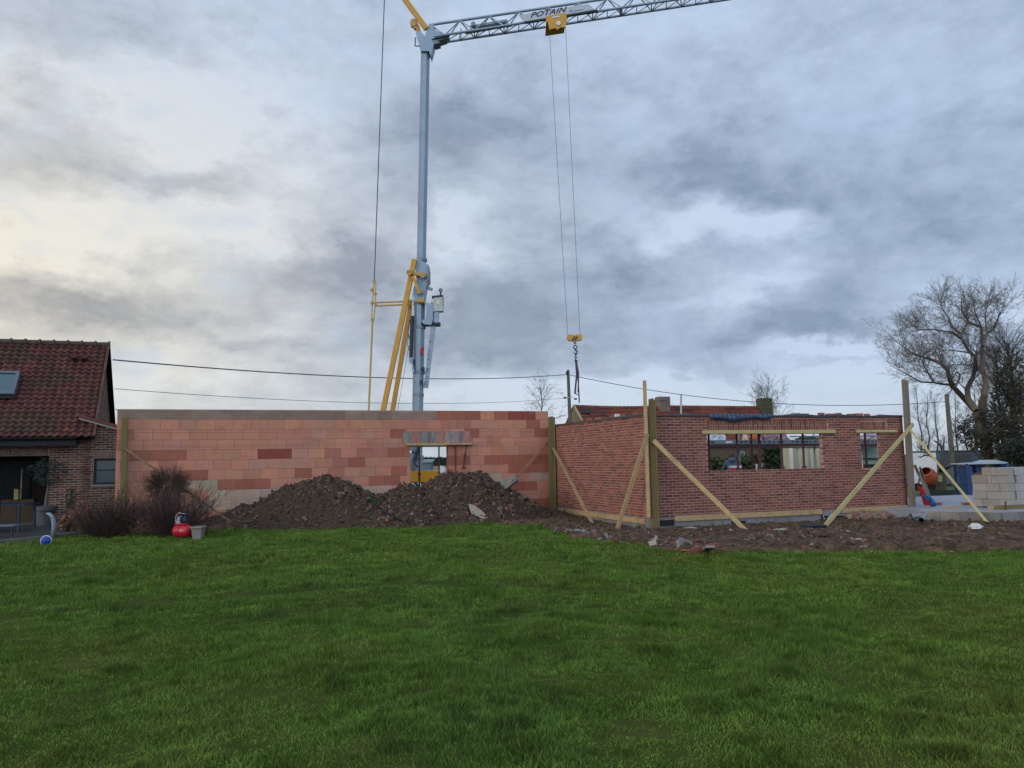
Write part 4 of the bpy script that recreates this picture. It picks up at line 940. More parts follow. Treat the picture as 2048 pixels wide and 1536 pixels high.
# rubble
random.seed(5); m = MB(); cl = [(.115, .074, .046), (.092, .058, .037), (.075, .049, .033)]; bk_ = [(.24, .075, .05), (.18, .06, .045), (.20, .09, .06)]; bg = [(.30, .24, .18), (.22, .19, .16), (.17, .165, .16)]; wh = [(.5, .47, .42)]
def vsurf(x, y): return np.maximum(soilz(x, y), np.maximum(z1f(x, y), z2f(x, y)))
def scatter(n, xr, yr, cols, sr, cond=None, sink=.3, flat=.6, edge=.25):
    x = rng.uniform(*xr, n*8); y = rng.uniform(*yr, n*8); ok = soil_t(x, y) > edge
    if cond is not None: ok &= cond(x, y)
    x = x[ok][:n]; y = y[ok][:n]; z = vsurf(x, y)
    for X, Y, Z in zip(x, y, z):
        r = random.uniform(sr[0], sr[1])*(random.random()**1.4*.75+.25); m.col = jit(random.choice(cols), .28); m.rock((X, Y, Z+r*flat*(1-sink)-.006), r, flat, random.choice((1, 1.3, 1.8)))
def infront(x, y):
    bw = wall_dist(x, y) > .1; du = (x-PC.x)*u.x+(y-PC.y)*u.y; dn_ = (x-PC.x)*nf.x+(y-PC.y)*nf.y
    return np.where(x < PB.x, bw, ((du < -.05) | (dn_ > .05)) & (x < 13))
scatter(7500, (-8, 13), (12.5, 23.5), cl, (.012, .045), infront)
scatter(700, (-1, 13), (12.6, 19), bk_+cl*3, (.012, .055), infront); scatter(450, (-1, 13), (12.6, 20), cl, (.03, .08), infront, .6)
scatter(160, (-1, 7), (12.8, 19), bg+cl, (.02, .07), infront, flat=.4)
scatter(260, (-8, 13), (12.6, 23), bg+wh+[(.2, .17, .14)]*3, (.008, .024), infront)
on2 = lambda x, y: (f2(x, y) > .03) & (wall_dist(x, y) > .15)
on1 = lambda x, y: (f1(x, y) > .03) & (wall_dist(x, y) > .15)
mx = cl+[(.05, .034, .024), (.13, .09, .06)]
scatter(3600, (c2x-3.2, c2x+2.9), (c2y-2.3, c2y+1.2), mx, (.012, .055), on2, edge=-9); scatter(260, (c2x-3.2, c2x+2.9), (c2y-2.1, c2y+.6), mx, (.05, .10), on2, .6, edge=-9)
scatter(330, (c2x-3.2, c2x+1.9), (c2y-2.1, c2y+.9), bk_+[(.16, .10, .09)], (.02, .065), on2, edge=-9); scatter(110, (c2x-3.2, c2x+2.9), (c2y-2.1, c2y+.8), bg, (.015, .05), on2, edge=-9)
scatter(3600, (c1x-3.4, c1x+2.4), (c1y-2.0, c1y+1.0), mx, (.010, .045), on1, edge=-9); scatter(150, (c1x-2.4, c1x+2.2), (c1y-1.6, c1y+.4), mx, (.04, .08), on1, .6, edge=-9)
q0, q1 = G(1140, 1090), G(1330, 1090)
scatter(70, (G(1120, 1070).x, G(1440, 1100).x), (13, 17.5), bk_+bg+cl, (.04, .12), lambda x, y: y < yb(x)+1.4, flat=.4)
a0, a1 = sf_(1688, 1040)[0], sf_(1845, 1040)[0]
for i in range(520):
    t = random.random(); s = a0+(a1-a0)*t; d = abs(random.gauss(0, .22))+.04; p = on_f(s, 0, d); z = surf(p.x, p.y)+.10*math.exp(-(d/.3)**2)*math.sin(math.pi*t)**.4
    m.col = jit(random.choice([(.22, .16, .12), (.26, .19, .14), (.18, .13, .10), (.24, .12, .08)]), .2); m.rock((p.x, p.y, z), random.uniform(.02, .08), .6)
tag(m.build('rubble', mat('rubble_stone', (.2, .15, .1), .9, .25, 12, attr=True)), 'broken bricks, stones and clods strewn over the bare soil', 'rubble', kind='stuff')
def lump(name, pts, thick, material, label, cat, push):   # flat irregular slab outline given in pixels at depth
    m = MB(); m.prism(pts, push*thick); return tag(m.build(name, material, bevel=.01), label, cat)
m_slab = mat('pale_concrete', (.27, .235, .165), .95, .2, 6, .3, 40); Ys = 20.15
lump('concrete_slab', [D(x, y, Ys+(1050-y)*.006) for x, y in ((937, 1008), (952, 1013), (966, 1024), (976, 1036), (969, 1039), (955, 1033), (943, 1028), (939, 1018))], .06, m_slab, 'pale triangular concrete slab leaning on the rubble heap', 'slab', V((0, 1, .2)))
def rough_block(name, a, b, w, h, material, label, cat):
    m = MB(); a, b = V(a), V(b); d = (b-a); t = d.normalized(); s = t.cross(V((0, 0, 1))).normalized(); q = s.cross(t); N = 7; R = []
    for i in range(N):
        f = i/(N-1); c = a+d*f; k = .75+.35*math.sin(math.pi*f)**.5; ring = []
        for j in range(9):
            an = 2*math.pi*j/9; ex = (abs(math.cos(an))**.55*math.copysign(1, math.cos(an)), abs(math.sin(an))**.55*math.copysign(1, math.sin(an))); rr = k*random.uniform(.8, 1.08); ring.append(len(m.v)); m.v.append(tuple(c+s*ex[0]*w/2*rr+q*ex[1]*h/2*rr))
        R.append(ring)
    for i in range(N-1):
        for j in range(9): m.face((R[i][j], R[i][(j+1) % 9], R[i+1][(j+1) % 9], R[i+1][j]))
    m.face(tuple(reversed(R[0]))); m.face(tuple(R[-1])); return tag(m.build(name, material), label, cat)
rough_block('concrete_lump', D(986, 985, 21.9), D(1034, 956, 21.7), .34, .26, mat('old_concrete', (.21, .20, .165), .95, .4, 6, .8, 25), 'broken grey concrete lump sticking out of the rubble heap', 'concrete lump')
m = MB(); m.beam(G(1411, 1100, .04), G(1421, 1093, .28), .13, .035); tag(m.build('grey_slab', mat('grey_slate', (.22, .21, .20), .9)), 'small grey slab leaning up at the edge of the lawn', 'slab')
for i, (x, y, lb) in enumerate(((1395, 1099, 'left'), (1425, 1092, 'right'))):
    m = MB(); p = G(x, y, .08); m.box(p+V((0, 0, .03)), .30, .16, .13, .4*i-.1); m.box(p+V((.22, .05, .0)), .22, .12, .1, .9); 
    rough = rough_block('brick_lump', p-V((.11, 0, .03)), p+V((.12, .05, .0)), .14, .12, mat('red_rubble', (.17, .06, .042), .9, .35, 9, .5, 40), f'red lump of mortared bricks {lb} of the leaning grey slab', 'brick lump')
m = MB(); pts = [(755, 1014), (768, 1022), (784, 1031), (805, 1043)]; m.tube([D(x, y, 20.2-.1*i) for i, (x, y) in enumerate(pts)], .028, 8); tag(m.build('black_hose', m_black, smooth=True), 'short black pipe lying down the slope between both heaps', 'pipe')
P = D(744, 1004, 20.6); m = MB(); leaves(m, P, (.17, .15, .12), 500, .07, [(.03, .07, .012), (.045, .09, .02)], .25); tag(m.build('weed_clump', m_leaf), 'green weed clump on the right flank of the soil heap', 'plant')
# crumpled sheets and bags
def crumple(name, c, sx, sy, sz, material, label, cat, seed=0, res=16, parent=None, cols=None):
    c = V(c); m = MB(); n = res*2; k = res; base = 0; R = []
    for i in range(k+1):
        ph = math.pi*.5*i/k; ring = []
        for j in range(n):
            an = 2*math.pi*j/n; d = V((math.cos(ph)*math.cos(an), math.cos(ph)*math.sin(an), math.sin(ph)))
            f = 1+.32*mn.noise(d*2.3+V((seed, 0, 0)))+.16*mn.noise(d*6+V((0, seed, 0))); ring.append(len(m.v)); m.v.append(tuple(c+V((d.x*sx, d.y*sy, d.z*sz))*f))
        R.append(ring)
    for i in range(k):
        for j in range(n): m.face((R[i][j], R[i][(j+1) % n], R[i+1][(j+1) % n], R[i+1][j]))
    o = m.build(name, material, parent); 
    return o if parent is not None else tag(o, label, cat)
m_wbag = mat('white_sack', (.55, .54, .52), .6, .15, 4, .3, 12)
p = G(1952, 1057, .03); crumple('white_sack', p, .145, .11, .10, m_wbag, 'half buried white sack on the soil below the long right brace', 'sack', 3)
p = G(1628, 1055, .03); crumple('black_sheet', p, .30, .14, .09, mat('black_sheet', (.02, .02, .025), .4, .3, 5), 'crumpled black plastic sheet on the soil below the brick wall', 'plastic sheet', 5)
p = G(1562, 1060, .03); crumple('white_paper', p, .15, .07, .035, mat('dirty_paper', (.28, .24, .19), .8, .4, 9), 'torn whitish paper on the soil in front of the brick wall', 'paper', 8)
p = G(1380-0, 1056, .03); crumple('mortar_bag', p+V((.0, 0, 0)), .15, .06, .025, mat('dirty_paper', (.38, .34, .3)), 'flat pale paper scrap between the two dark wall patches', 'paper', 9)
for (x0, y0, x1, y1, lb) in ((1822, 1037, 1846, 1036, 'lying along'), (1843, 1045, 1851, 1033, 'pointing away from')):
    a, b = G(x0, y0+4, 0), G(x1, y1+4, 0); a.z = b.z = .09; root = thing('drain_pipe', f'grey plastic drain pipe end {lb} the foot of the weathered post', 'pipe', tuple(a), 'drain pipes'); m = MB(); m.tube([a, b], .06, 14, False); m.tube([b, a], .05, 14, False); m.build('pipe_wall', mat('pipe_grey', (.20, .22, .22), .5), root)
    m = MB(); m.tube([a, a+(b-a).normalized()*.08], .07, 14, False); m.build('socket', mat('pipe_grey', (.2, .22, .22)), root)
# ------------------------------------------------------------------ right: slab, blocks, mixer
c0 = G(1842, 1034, 0); Cc = G(2004, 1038, 0); zt_ = .17; m = MB(); E = Cc+u*6; back = (G(1850, 999, zt_)-c0).dot(vv)+.3
poly = [c0+u*.0, V((Cc.x, Cc.y, 0)), V((E.x, E.y, 0)), E+vv*6.2, c0+vv*4.6]
m.prism([V((p.x, p.y, zt_)) for p in poly], V((0, 0, -.5))); struct(m.build('terrace_slab', mat('new_concrete', (.29, .295, .31), .8, .25, 1.2, .15, 30, spec=.15)))
m = MB(); d = (Cc-c0); L = d.length; n = int(L/.5); dn = d.normalized(); nn = V((dn.y, -dn.x, 0)); nn = nn if nn.y < 0 or nn.x > 0 else -nn
for i in range(n+1):
    a = c0+dn*(L*i/(n+1)); m.col = jit((.20, .18, .155), .12); m.par(V((a.x, a.y, -.15)), dn*(L/(n+1)-.008), V((0, 0, .15+zt_-.02)), V((dn.y, -dn.x, 0))*.03)
for i in range(12):
    a = Cc+u*(.5*i); m.col = jit((.22, .21, .19), .12); m.par(V((a.x, a.y, -.15))-vv*.02, u*.492, V((0, 0, .15+zt_-.02)), nf*.05)
struct(m.build('slab_edge', mat('concrete_block', (.2, .2, .19))))
# stack of concrete blocks: its left end face and the front beyond it
S0 = G(2019, 1018, zt_); m_cb = mat('grey_concrete_block', (.33, .30, .265), .95, .14, 5, .35, 50, attr=True); bh = .200
def cblock(p, du, dv, L_, W_, label, col=(.35, .325, .30)):
    m = MB(); m.col = jit(col, .12, .03); m.par(p, du*L_, dv*W_, V((0, 0, bh-.004))); tag(m.build('concrete_block', m_cb, bevel=.006), label, 'block', 'concrete blocks stacked on the slab')
rows = ['bottom', 'second', 'third', 'fourth', 'topmost']; ords = ['first', 'second', 'third', 'fourth', 'fifth']
ends = [[.25, .25, .25, .25], [.60, .40], [.22, .40, .38], [.45, .10, .45], [.30, .10, .30]]
for r in range(5):
    z = zt_+.03+r*bh; t = .0
    for i, L_ in enumerate(ends[r]):
        p = S0+vv*t+u*random.uniform(-.02, .015); p.z = z; col = (.34, .305, .27) if not (r > 2 and i == len(ends[r])-1) else (.30, .25, .20)
        cblock(p, vv, u, L_-.006, .245, f'grey concrete block, {ords[i]} from the near corner in the {rows[r]} row of the stack end', col); t += L_
    for i in range(4 if r < 4 else 3):
        p = S0+u*(.25+.47*i+[0, .06, .02, .1, .04][r])+nf*random.uniform(0, .02); p.z = z
        cblock(p, u, vv, .462, .49, f'grey concrete block, {ords[i]} right of the corner in the {rows[r]} row of the stack front')
for kk in range(1):
    m = MB()
    for r in range(4):
        for x in range(4):
            m.col = jit((.38, .35, .31), .1); p = S0+u*(.26+x*.47)+vv*.51; m.par(V((p.x, p.y, zt_+.03+r*bh)), u*.465, vv*.47, V((0, 0, bh-.004)))
    tag(m.build('rear_blocks', m_cb), 'rear rows of concrete blocks behind the front of the stack', 'blocks', kind='stuff')
# timber lying on the slab in front of the stack
p = G(1986, 1019, zt_)
m = MB(); m.par(p, u*3+V((0, 0, 0)), vv*.15, V((0, 0, .07))); tag(m.build('timber_beam', m_wood), 'new timber beam lying on the slab in front of the blocks', 'timber')
p2 = p+vv*-.22; m = MB(); m.par(p2+u*.05, u*3, vv*.18, V((0, 0, .10))); tag(m.build('timber_beam', m_woodg), 'mossy olive timber beam at the front edge of the slab', 'timber')
m = MB(); a = G(2012, 1020, zt_); m.tube([a, a+V((0, 0, .22))], .02, 6); tag(m.build('rusty_stake', m_rust), 'short rusty stake upright beside the timber beams', 'stake')
for x0, x1, y, lb in ((1889, 1917, 1016, 'pale board lying near the front edge of the slab'), (1945, 2010, 1008, 'pale battens lying at the foot of the block stack')):
    a = G(x0, y, zt_); b = G(x1, y+2, zt_); m = MB(); m.beam(a+V((0, 0, .02)), b+V((0, 0, .02)), .12, .035); tag(m.build('board', m_wood), lb, 'board')
for x, lb in ((1875, 'just right of the blue and red sheet'), (1932, 'left of the long brace')):
    a = G(x, 1010, zt_); m = MB(); m.box(a+V((0, 0, .035)), .22, .10, .065, .3); tag(m.build('loose_brick', m_oneb, bevel=.005), 'dark red brick on the slab '+lb, 'brick', 'bricks on the slab')
# leaning timbers and sheets right of the post
Yt = 21.6
m = MB(); m.beam(G(1868, 1012, zt_), D(1829, 930, Yt), .07, .07); tag(m.build('leaning_post', m_woodold), 'dark weathered stick leaning against the right end post', 'timber')
m = MB(); m.beam(G(1862, 1000, zt_), D(1840, 935, Yt+.3), .05, .05); m2 = m
tag(m.build('leaning_post', m_woodold), 'thin dark stick leaning behind the crumpled sheets', 'timber')
def sheet_strip(name, px, wd, material, label, Y0):
    m = MB(); L_ = []; R_ = []
    for i, (x, y, w) in enumerate(px):
        L_.append(D(x-w, y, Y0-.1*math.sin(i*1.3))); R_.append(D(x+w, y, Y0-.12*math.cos(i*1.9)))
    C_ = [(a+b)/2+V((0, -.08, 0)) for a, b in zip(L_, R_)]
    for i in range(len(px)-1): m.poly([L_[i], C_[i], C_[i+1], L_[i+1]]); m.poly([C_[i], R_[i], R_[i+1], C_[i+1]])
    o = m.build(name, material); s_ = o.modifiers.new('s', 'SOLIDIFY'); s_.thickness = .012; return tag(o, label, 'plastic sheet')
sheet_strip('red_sheet', [(1839, 972, 3), (1843, 980, 5), (1848, 990, 6), (1851, 1000, 6), (1855, 1010, 7)], 1, mat('red_plastic', (.32, .02, .035), .5, .2, 5), 'crumpled red plastic strip hanging from the leaning stick', 21.2)
sheet_strip('blue_sheet', [(1848, 990, 3), (1855, 994, 6), (1860, 1000, 8), (1864, 1006, 8), (1867, 1012, 5)], 1, mat('blue_plastic', (.02, .11, .30), .5, .2, 5), 'crumpled blue plastic sheet beside the red strip', 21.15)
# concrete mixer
P = G(1862, 982, -.1); root = thing('concrete_mixer', 'orange concrete mixer standing on the grass behind the slab', 'concrete mixer', tuple(P)); mo_ = mat('orange_paint', (.30, .06, .022), .55, .25, 6)
c = D(1856, 953, P.y); k = P.y/FPX; m = MB(); ax = V((-.45, -.5, .55)).normalized(); prof = [(.06, -.42), (.26, -.38), (.38, -.12), (.38, .08), (.26, .36), (.20, .40)]
m.tube_prof(c, [(r_*1.0, h_) for r_, h_ in prof], 18, ax, True, False); m.build('drum', mo_, root)
m = MB(); m.tube([c+V((.38, 0, .08)), c+V((.45, 0, -.1)), c+V((.42, 0, -.7))], .03, 8); m.tube([c+V((-.38, 0, .0)), c+V((-.42, 0, -.2)), V((c.x-.5, c.y, P.z+.05))], .03, 8); m.tube([V((c.x-.5, c.y, P.z+.1)), c+V((.42, 0, -.7))], .03, 8); m.build('frame', mat('dark_red_frame', (.12, .02, .02), .6), root)
m = MB(); m.box(c+V((.44, 0, -.1)), .22, .3, .28); m.build('motor_housing', mat('grey_yellow', (.25, .22, .1), .6), root)
for dx in (-.35, .3):
    m = MB(); m.tube([V((c.x+dx, c.y+.25, P.z+.18)), V((c.x+dx, c.y+.31, P.z+.18))], .18, 14); m.build('wheel', m_black, root)
# blue wrapped pallet behind the stack
P = G(1958, 992, 0); k = P.y/FPX; root = thing('blue_rack', 'blue sheeted rack with brown boards and a pale glass lid behind the blocks', 'rack', tuple(P)); H_ = (992-928)*k; Wd = (2018-1938)*k; x0 = D(1938, 990, P.y).x; mbk = mat('blue_sheeting', (.022, .05, .13), .6, .5, 5)
for (fx, fy) in ((0, 0), (Wd, 0), (0, .8), (Wd, .8)):
    m = MB(); m.beam(V((x0+fx, P.y+fy, 0)), V((x0+fx, P.y+fy, H_)), .08, .08); m.build('leg', mbk, root)
m = MB(); m.par(V((x0+.05, P.y+.02, .1)), V((Wd*.33, 0, 0)), V((0, 0, H_*.62)), V((0, .5, 0))); m.build('boards', mat('brown_board', (.14, .075, .045), .8, .3, 4), root)
m = MB(); m.par(V((x0+.0, P.y-.02, .02)), V((.18, 0, 0)), V((0, 0, H_*.9)), V((0, .6, 0))); m.par(V((x0+Wd*.34, P.y+.3, .4)), V((.35, 0, 0)), V((0, 0, H_-.42)), V((0, .4, 0))); m.par(V((x0+Wd*.9, P.y+.1, .4)), V((.3, 0, 0)), V((0, 0, H_-.45)), V((0, .4, 0))); m.build('blue_sheeting', mbk, root)
m = MB(); m.prism([V((x0-.1, P.y, H_)), V((x0+Wd*.5, P.y, H_+.04)), V((x0+Wd*.7, P.y, H_+.12)), V((x0+Wd*1.03, P.y, H_+.02)), V((x0+Wd*1.03, P.y, H_-.02)), V((x0-.1, P.y, H_-.03))], V((0, .9, 0))); m.build('lid', mat('pale_sheet', (.35, .40, .44), .3, .1, 4), root)
# ------------------------------------------------------------------ tower crane
YC = 33.0
def C(px, py, d=0.): return D(px, py, YC+d)
m_galv = mat('galvanised_steel', (.25, .31, .36), .45, .16, 2.2, .1, 30, metal=.45, spec=.4)
m_galvd = mat('dull_galvanised', (.20, .24, .26), .55, .2, 3, metal=.4)
m_yel = mat('crane_yellow', (.52, .27, .035), .5, .12, 3, spec=.4)
m_yelp = mat('pale_yellow', (.50, .33, .12), .5, .15, 3)
m_dk = mat('dark_steel', (.03, .035, .045), .5, .2, 5)
m_rope = mat('steel_rope', (.06, .065, .075), .5, .1, 5)
CB = C(832, 1000); CB.z = -.1
crane = thing('tower_crane', 'self erecting tower crane with galvanised mast, lattice jib and yellow struts', 'crane', tuple(CB))
def part(m, name, mt, parent=None, **k): return m.build(name, mt, parent or crane, **k)
def plate(pts, th, dd=0.):   # thick plate from an outline at crane depth
    m = MB(); m.prism([C(x, y, dd-th/2) for x, y in pts], V((0, th, 0))); return m
base = C(831.5, 1010); top = C(851, 92); mid = C(839.5, 600)
m = MB(); dirm = (mid-base).normalized(); m.tube([base+V((0, 0, -.3)), mid], .24, 8); part(m, 'lower_mast', m_galv)
m = MB(); m.tube([C(842, 560), top], .205, 8); part(m, 'upper_mast', m_galv)
for k, (x, y, r_) in enumerate(((838.5, 745, .255), (836.5, 690+100, .25), (840, 655, .26), (843, 520, .25))):
    m = MB(); m.tube([C(x, y+3), C(x+.1, y-3)], r_, 8); part(m, 'mast_collar', m_galvd)
part(plate([(832, 515), (846, 523), (857, 530), (857, 560), (852, 575), (848, 600), (830, 604), (826, 580), (833, 560), (831, 540)], .62), 'knuckle_plate', m_galv)
part(plate([(853, 532), (857, 536), (857, 560), (853, 565)], .8), 'hinge_plate', m_galvd)
# head
part(plate([(831, 62), (842, 64), (852, 74), (862, 78), (868, 86), (864, 102), (861, 112), (858, 102), (842, 102), (840, 98), (836, 78)], .6), 'mast_head', m_galv)
part(plate([(838, 50), (843, 66), (833, 68), (832, 56), (828, 57), (824, 48)], .18), 'pulley_arm', m_yel)
m = MB(); c = C(828, 47.5); m.tube([c+V((0, -.12, 0)), c+V((0, .12, 0))], .17, 20); part(m, 'head_pulley', m_yelp)
m = MB(); m.tube([C(831, 75), C(830, 92), C(840, 92)], .035, 5, False); part(m, 'head_bracket', m_galvd)
m = MB(); m.tube([C(868, 96), C(864, 105), C(863, 118)], .03, 5, False); m.tube([C(864, 90), C(860, 100), C(862, 110)], .03, 5, False); part(m, 'head_cable', m_dk)
m = MB(); m.beam(C(853, 58, -.25), C(772, -52, -.25), .14, .22); part(m, 'king_post', m_yel)
m = MB(); m.beam(C(853, 58, .3), C(772, -52, .3), .14, .22); part(m, 'king_post', m_yel)
# jib : apex chord, near and far lower chords
def ytop(x): return 48.5-(x-870)*.1485
def ynear(x): return 70.5-(x-893.9+9)*.1535
def yfar(x): return 87.0-(x-873)*.1515
jt = lambda x: C(x, ytop(x), 0); jn = lambda x: C(x, ynear(x), -.38); jf = lambda x: C(x, yfar(x), .40)
XE = 1700
jib = part(plate([(853, 60), (858, 47), (867, 47), (868, 60), (880, 64), (898, 70), (885, 76), (868, 80), (856, 78), (850, 72)], .5), 'jib_foot', m_galv)
part(plate([(862, 78), (872, 76), (893, 72), (893, 76), (875, 82), (880, 85), (870, 88), (866, 86)], .5), 'jib_root_frame', m_galvd)
for nm, f, r_, x0 in (('top_chord', jt, .058, 864), ('near_chord', jn, .055, 868), ('far_chord', jf, .055, 866)):
    m = MB(); m.tube([f(x0), f(XE)], r_, 8); part(m, nm, m_galv)
m = MB(); x = 860.6; k = 0; tops = []
while x < XE: tops.append(x); x += 59
for i, x in enumerate(tops):
    xl = x+29.5
    if i < 40:
        m.tube([jt(x), jn(xl)], .030, 5, False); m.tube([jt(x+59), jn(xl)], .030, 5, False); m.tube([jt(x), jf(xl)], .030, 5, False); m.tube([jt(x+59), jf(xl)], .030, 5, False)
part(m, 'side_lacing', m_galv)
m = MB()
for x in tops:
    a, b = x+29.5, x+59+29.5; m.tube([jn(a), jf(a)], .026, 5, False); m.tube([jf(a), jn((a+b)/2)], .022, 5, False); m.tube([jn((a+b)/2), jf((a+b)/2)], .022, 5, False); m.tube([jf((a+b)/2), jn(b)], .018, 5, False)
part(m, 'bottom_lacing', m_galvd)
m = MB(); m.tube([C(940, 56), C(1015, 43)], .10, 8); m.tube([C(930, 66, -.3), C(1025, 50, -.3)], .07, 6); part(m, 'jib_fold_beam', m_galvd)
m = MB(); c = C(947, 52); m.tube([c+V((0, -.2, 0)), c+V((0, .2, 0))], .10, 14); part(m, 'jib_pulley', m_galvd)
part(plate([(1239, 18), (1244, 17), (1244, 31), (1240, 32)], .08, .3), 'jib_joint', m_dk)
m = MB(); m.tube([C(922, 57), C(922, 77)], .02, 5); part(m, 'rope_guide', m_dk)
# sign on the jib
sg = part(plate([(1038, 30), (1176, 7.5), (1190, 19), (1050, 43.5)], .05, -.62), 'name_board', mat('board_white', (.42, .46, .50), .5, .08, 3))
m = MB(); m.tube([C(1050, 45.5, -.6), C(1195, 22, -.6)], .07, 6); part(m, 'board_rail', m_dk)
def lettering(text, A, B, cap_px, name, mt, parent, dd, shear=.35, bold=.02):
    cu = bpy.data.curves.new('t', 'FONT'); cu.body = text; cu.size = 1; cu.shear = shear; cu.offset = bold; cu.extrude = 0; cu.space_character = 1.05
    ob = bpy.data.objects.new('t', cu); COL.objects.link(ob); bpy.context.view_layer.update()
    me = ob.to_mesh(); vs = [tuple(v.co) for v in me.vertices]; fs = [tuple(p.vertices) for p in me.polygons]; ob.to_mesh_clear(); bpy.data.objects.remove(ob)
    x0 = min(v[0] for v in vs); x1 = max(v[0] for v in vs); y1 = max(v[1] for v in vs)
    a, b = C(*A, dd), C(*B, dd); ex = (b-a); ez = C(A[0]+3*0, A[1]-cap_px, dd)-a
    m = MB(); m.v = [tuple(a+ex*((v[0]-x0)/(x1-x0))+ez*(v[1]/y1)) for v in vs]; m.f = fs; m.c = [None]*len(fs)
    return m.build(name, mt, parent)
m_ink = mat('dark_ink', (.02, .025, .05), .5, .05, 5)
lettering('POTAIN', (1061, 35.5), (1134, 23), 10.5, 'lettering', m_ink, sg, -.652)
lettering('C', (1139.5, 24.4), (1145, 23.6), 4.6, 'lettering', m_ink, sg, -.652, .1)
m = MB()
for i in range(9):
    x = 1147+i*2.3; y = 22.9-(x-1147)*.16; a = C(x, y, -.652); b = C(x+1.5, y-.2, -.652); m.par(a, b-a, C(x, y-1.6, -.652)-a, V((0, -.004, 0)))
part(m, 'small_lettering', mat('grey_ink', (.16, .17, .20), .6), sg)
# trolley
tr = plate([(1092, 32), (1133, 25.5), (1133, 42), (1131, 54), (1120, 55), (1115, 59), (1110, 56), (1099, 59), (1096, 44), (1092, 43)], .08, -.72); tr = part(tr, 'trolley', m_yel)
m = plate([(1093, 34), (1132, 28), (1132, 34), (1093, 40)], 1.3, -.05); part(m, 'trolley_frame', m_yel, tr)
m = plate([(1097, 42), (1131, 37), (1130, 52), (1100, 57)], .08, .60); part(m, 'rear_plate', m_yel, tr)
m = MB(); c = C(1117, 46, -.80); m.tube([c, c+V((0, .03, 0))], .10, 18); part(m, 'pulley', mat('bright_steel', (.6, .62, .63), .4), tr)
m = MB(); a = C(1104, 36.5, -.77); b = C(1120, 34, -.77); m.par(a, b-a, C(1104, 33.8, -.77)-a, V((0, -.01, 0))); part(m, 'label_plate', mat('bright_steel', (.6, .62, .63)), tr)
# hoist ropes and hook block
for a, b in (((1098.5, 56), (1135.5, 670)), ((1131, 54), (1160, 670))):
    m = MB(); m.tube([C(*a, -.4), C(*b, -.4)], .011, 4, False); part(m, 'hoist_rope', m_rope)
hb = part(plate([(1135, 669), (1146, 669), (1149, 671), (1152, 669), (1163, 668), (1165, 672), (1164, 679), (1157, 681), (1152, 681), (1151, 684), (1148, 684), (1146, 681), (1138, 681), (1134, 676)], .22, -.4), 'hook_block', m_yel)
for k in (0, 1):
    m = MB(); m.prism([C(1143+k*5, 681, -.53), C(1145.5+k*5, 681, -.53), C(1151+k*5, 672.5, -.53), C(1148.5+k*5, 672.5, -.53)], V((0, -.01, 0))); part(m, 'stripe', m_dk, hb)
def ring(m, c, r_, t, ax=V((0, 1, 0)), a0=0, a1=2*math.pi, n=14):
    x = ax.orthogonal().normalized(); y = ax.cross(x); m.tube([c+(x*math.cos(a0+(a1-a0)*i/n)+y*math.sin(a0+(a1-a0)*i/n))*r_ for i in range(n+1)], t, 6)
m = MB(); ring(m, C(1150, 686, -.4), .04, .018); ring(m, C(1150.5, 694, -.4), .075, .022); m.tube([C(1150.5, 698, -.4), C(1151, 701, -.4)], .03, 6); part(m, 'hook_shackle', m_dk, hb)
m = MB(); hc_ = C(1151, 704, -.4); m.tube([hc_+V((math.cos(t)*.075, 0, math.sin(t)*.075)) for t in [math.radians(110-i*18) for i in range(17)]][::-1], [.012+.0016*i for i in range(17)], 6); part(m, 'hook', m_dk, hb)
# rear ropes and linkage
m = MB(); m.tube([C(770.5, -50), C(748.5, 562)], .022, 5, False); part(m, 'rear_rope', m_rope)
m = MB(); m.tube([C(748, 562), C(744.5, 606), C(743, 640)], .028, 6); m.tube([C(751.5, 566), C(750.5, 606), C(747.5, 640)], .028, 6)
for x, y in ((748.5, 563), (744, 606), (751, 608), (745.5, 640), (743.5, 580), (751, 588)): m.tube([C(x, y, -.06), C(x, y, .06)], .075, 10)
part(m, 'rope_coupling', m_yelp)
m = MB(); m.tube([C(745, 640), C(737, 830), C(731, 990)], .042, 6); part(m, 'tie_rod', m_yelp)
for a, b in (((744, 605), (846, 602)), ((751, 611.5), (836, 608))):
    m = MB(); m.tube([C(*a), C(*b)], .040, 6); part(m, 'spreader', m_yelp)
m = MB(); m.tube([C(835, 602.5, -.3), C(848, 602, -.3)], .10, 8); part(m, 'spreader_end', m_yel)
m = MB(); m.beam(C(829, 519, -.35), C(766, 822, -.35), .20, .2); m.beam(C(766, 822, -.35), C(733, 985, -.35), .20, .2); part(m, 'back_strut', m_yel)
m = MB(); m.beam(C(823, 600, .35), C(785, 822, .35), .18, .2); m.beam(C(785, 822, .35), C(757, 985, .35), .18, .2); part(m, 'back_strut', m_yel)
m = MB(); m.beam(C(816, 545, -.45), C(848, 551, -.45), .16, .12); part(m, 'upper_lever', m_yel); m = MB(); m.beam(C(826, 553, -.5), C(838, 584, -.5), .15, .12); part(m, 'lower_lever', m_yel)
for x, y in ((845, 550), (838, 582), (818, 545)):
    m = MB(); m.tube([C(x, y, -.65), C(x, y, -.35)], .12, 12); part(m, 'lever_pin', m_yelp)
m = MB(); m.tube([C(824.5, 632, -.3), C(822, 715, -.3)], .085, 10); part(m, 'hydraulic_ram', m_dk)
m = MB(); m.tube([C(826.5, 585, -.3), C(824.5, 632, -.3)], .03, 6); part(m, 'ram_rod', mat('bright_steel', (.6, .62, .63)))
m = MB(); m.tube([C(817, 668, -.3), C(815, 690, -.3), C(820, 705, -.3), C(822, 712, -.3)], .015, 5, False); m.tube([C(819, 640, -.3), C(816, 665, -.3), C(821, 685, -.3)], .015, 5, False); part(m, 'ram_hose', m_dk)
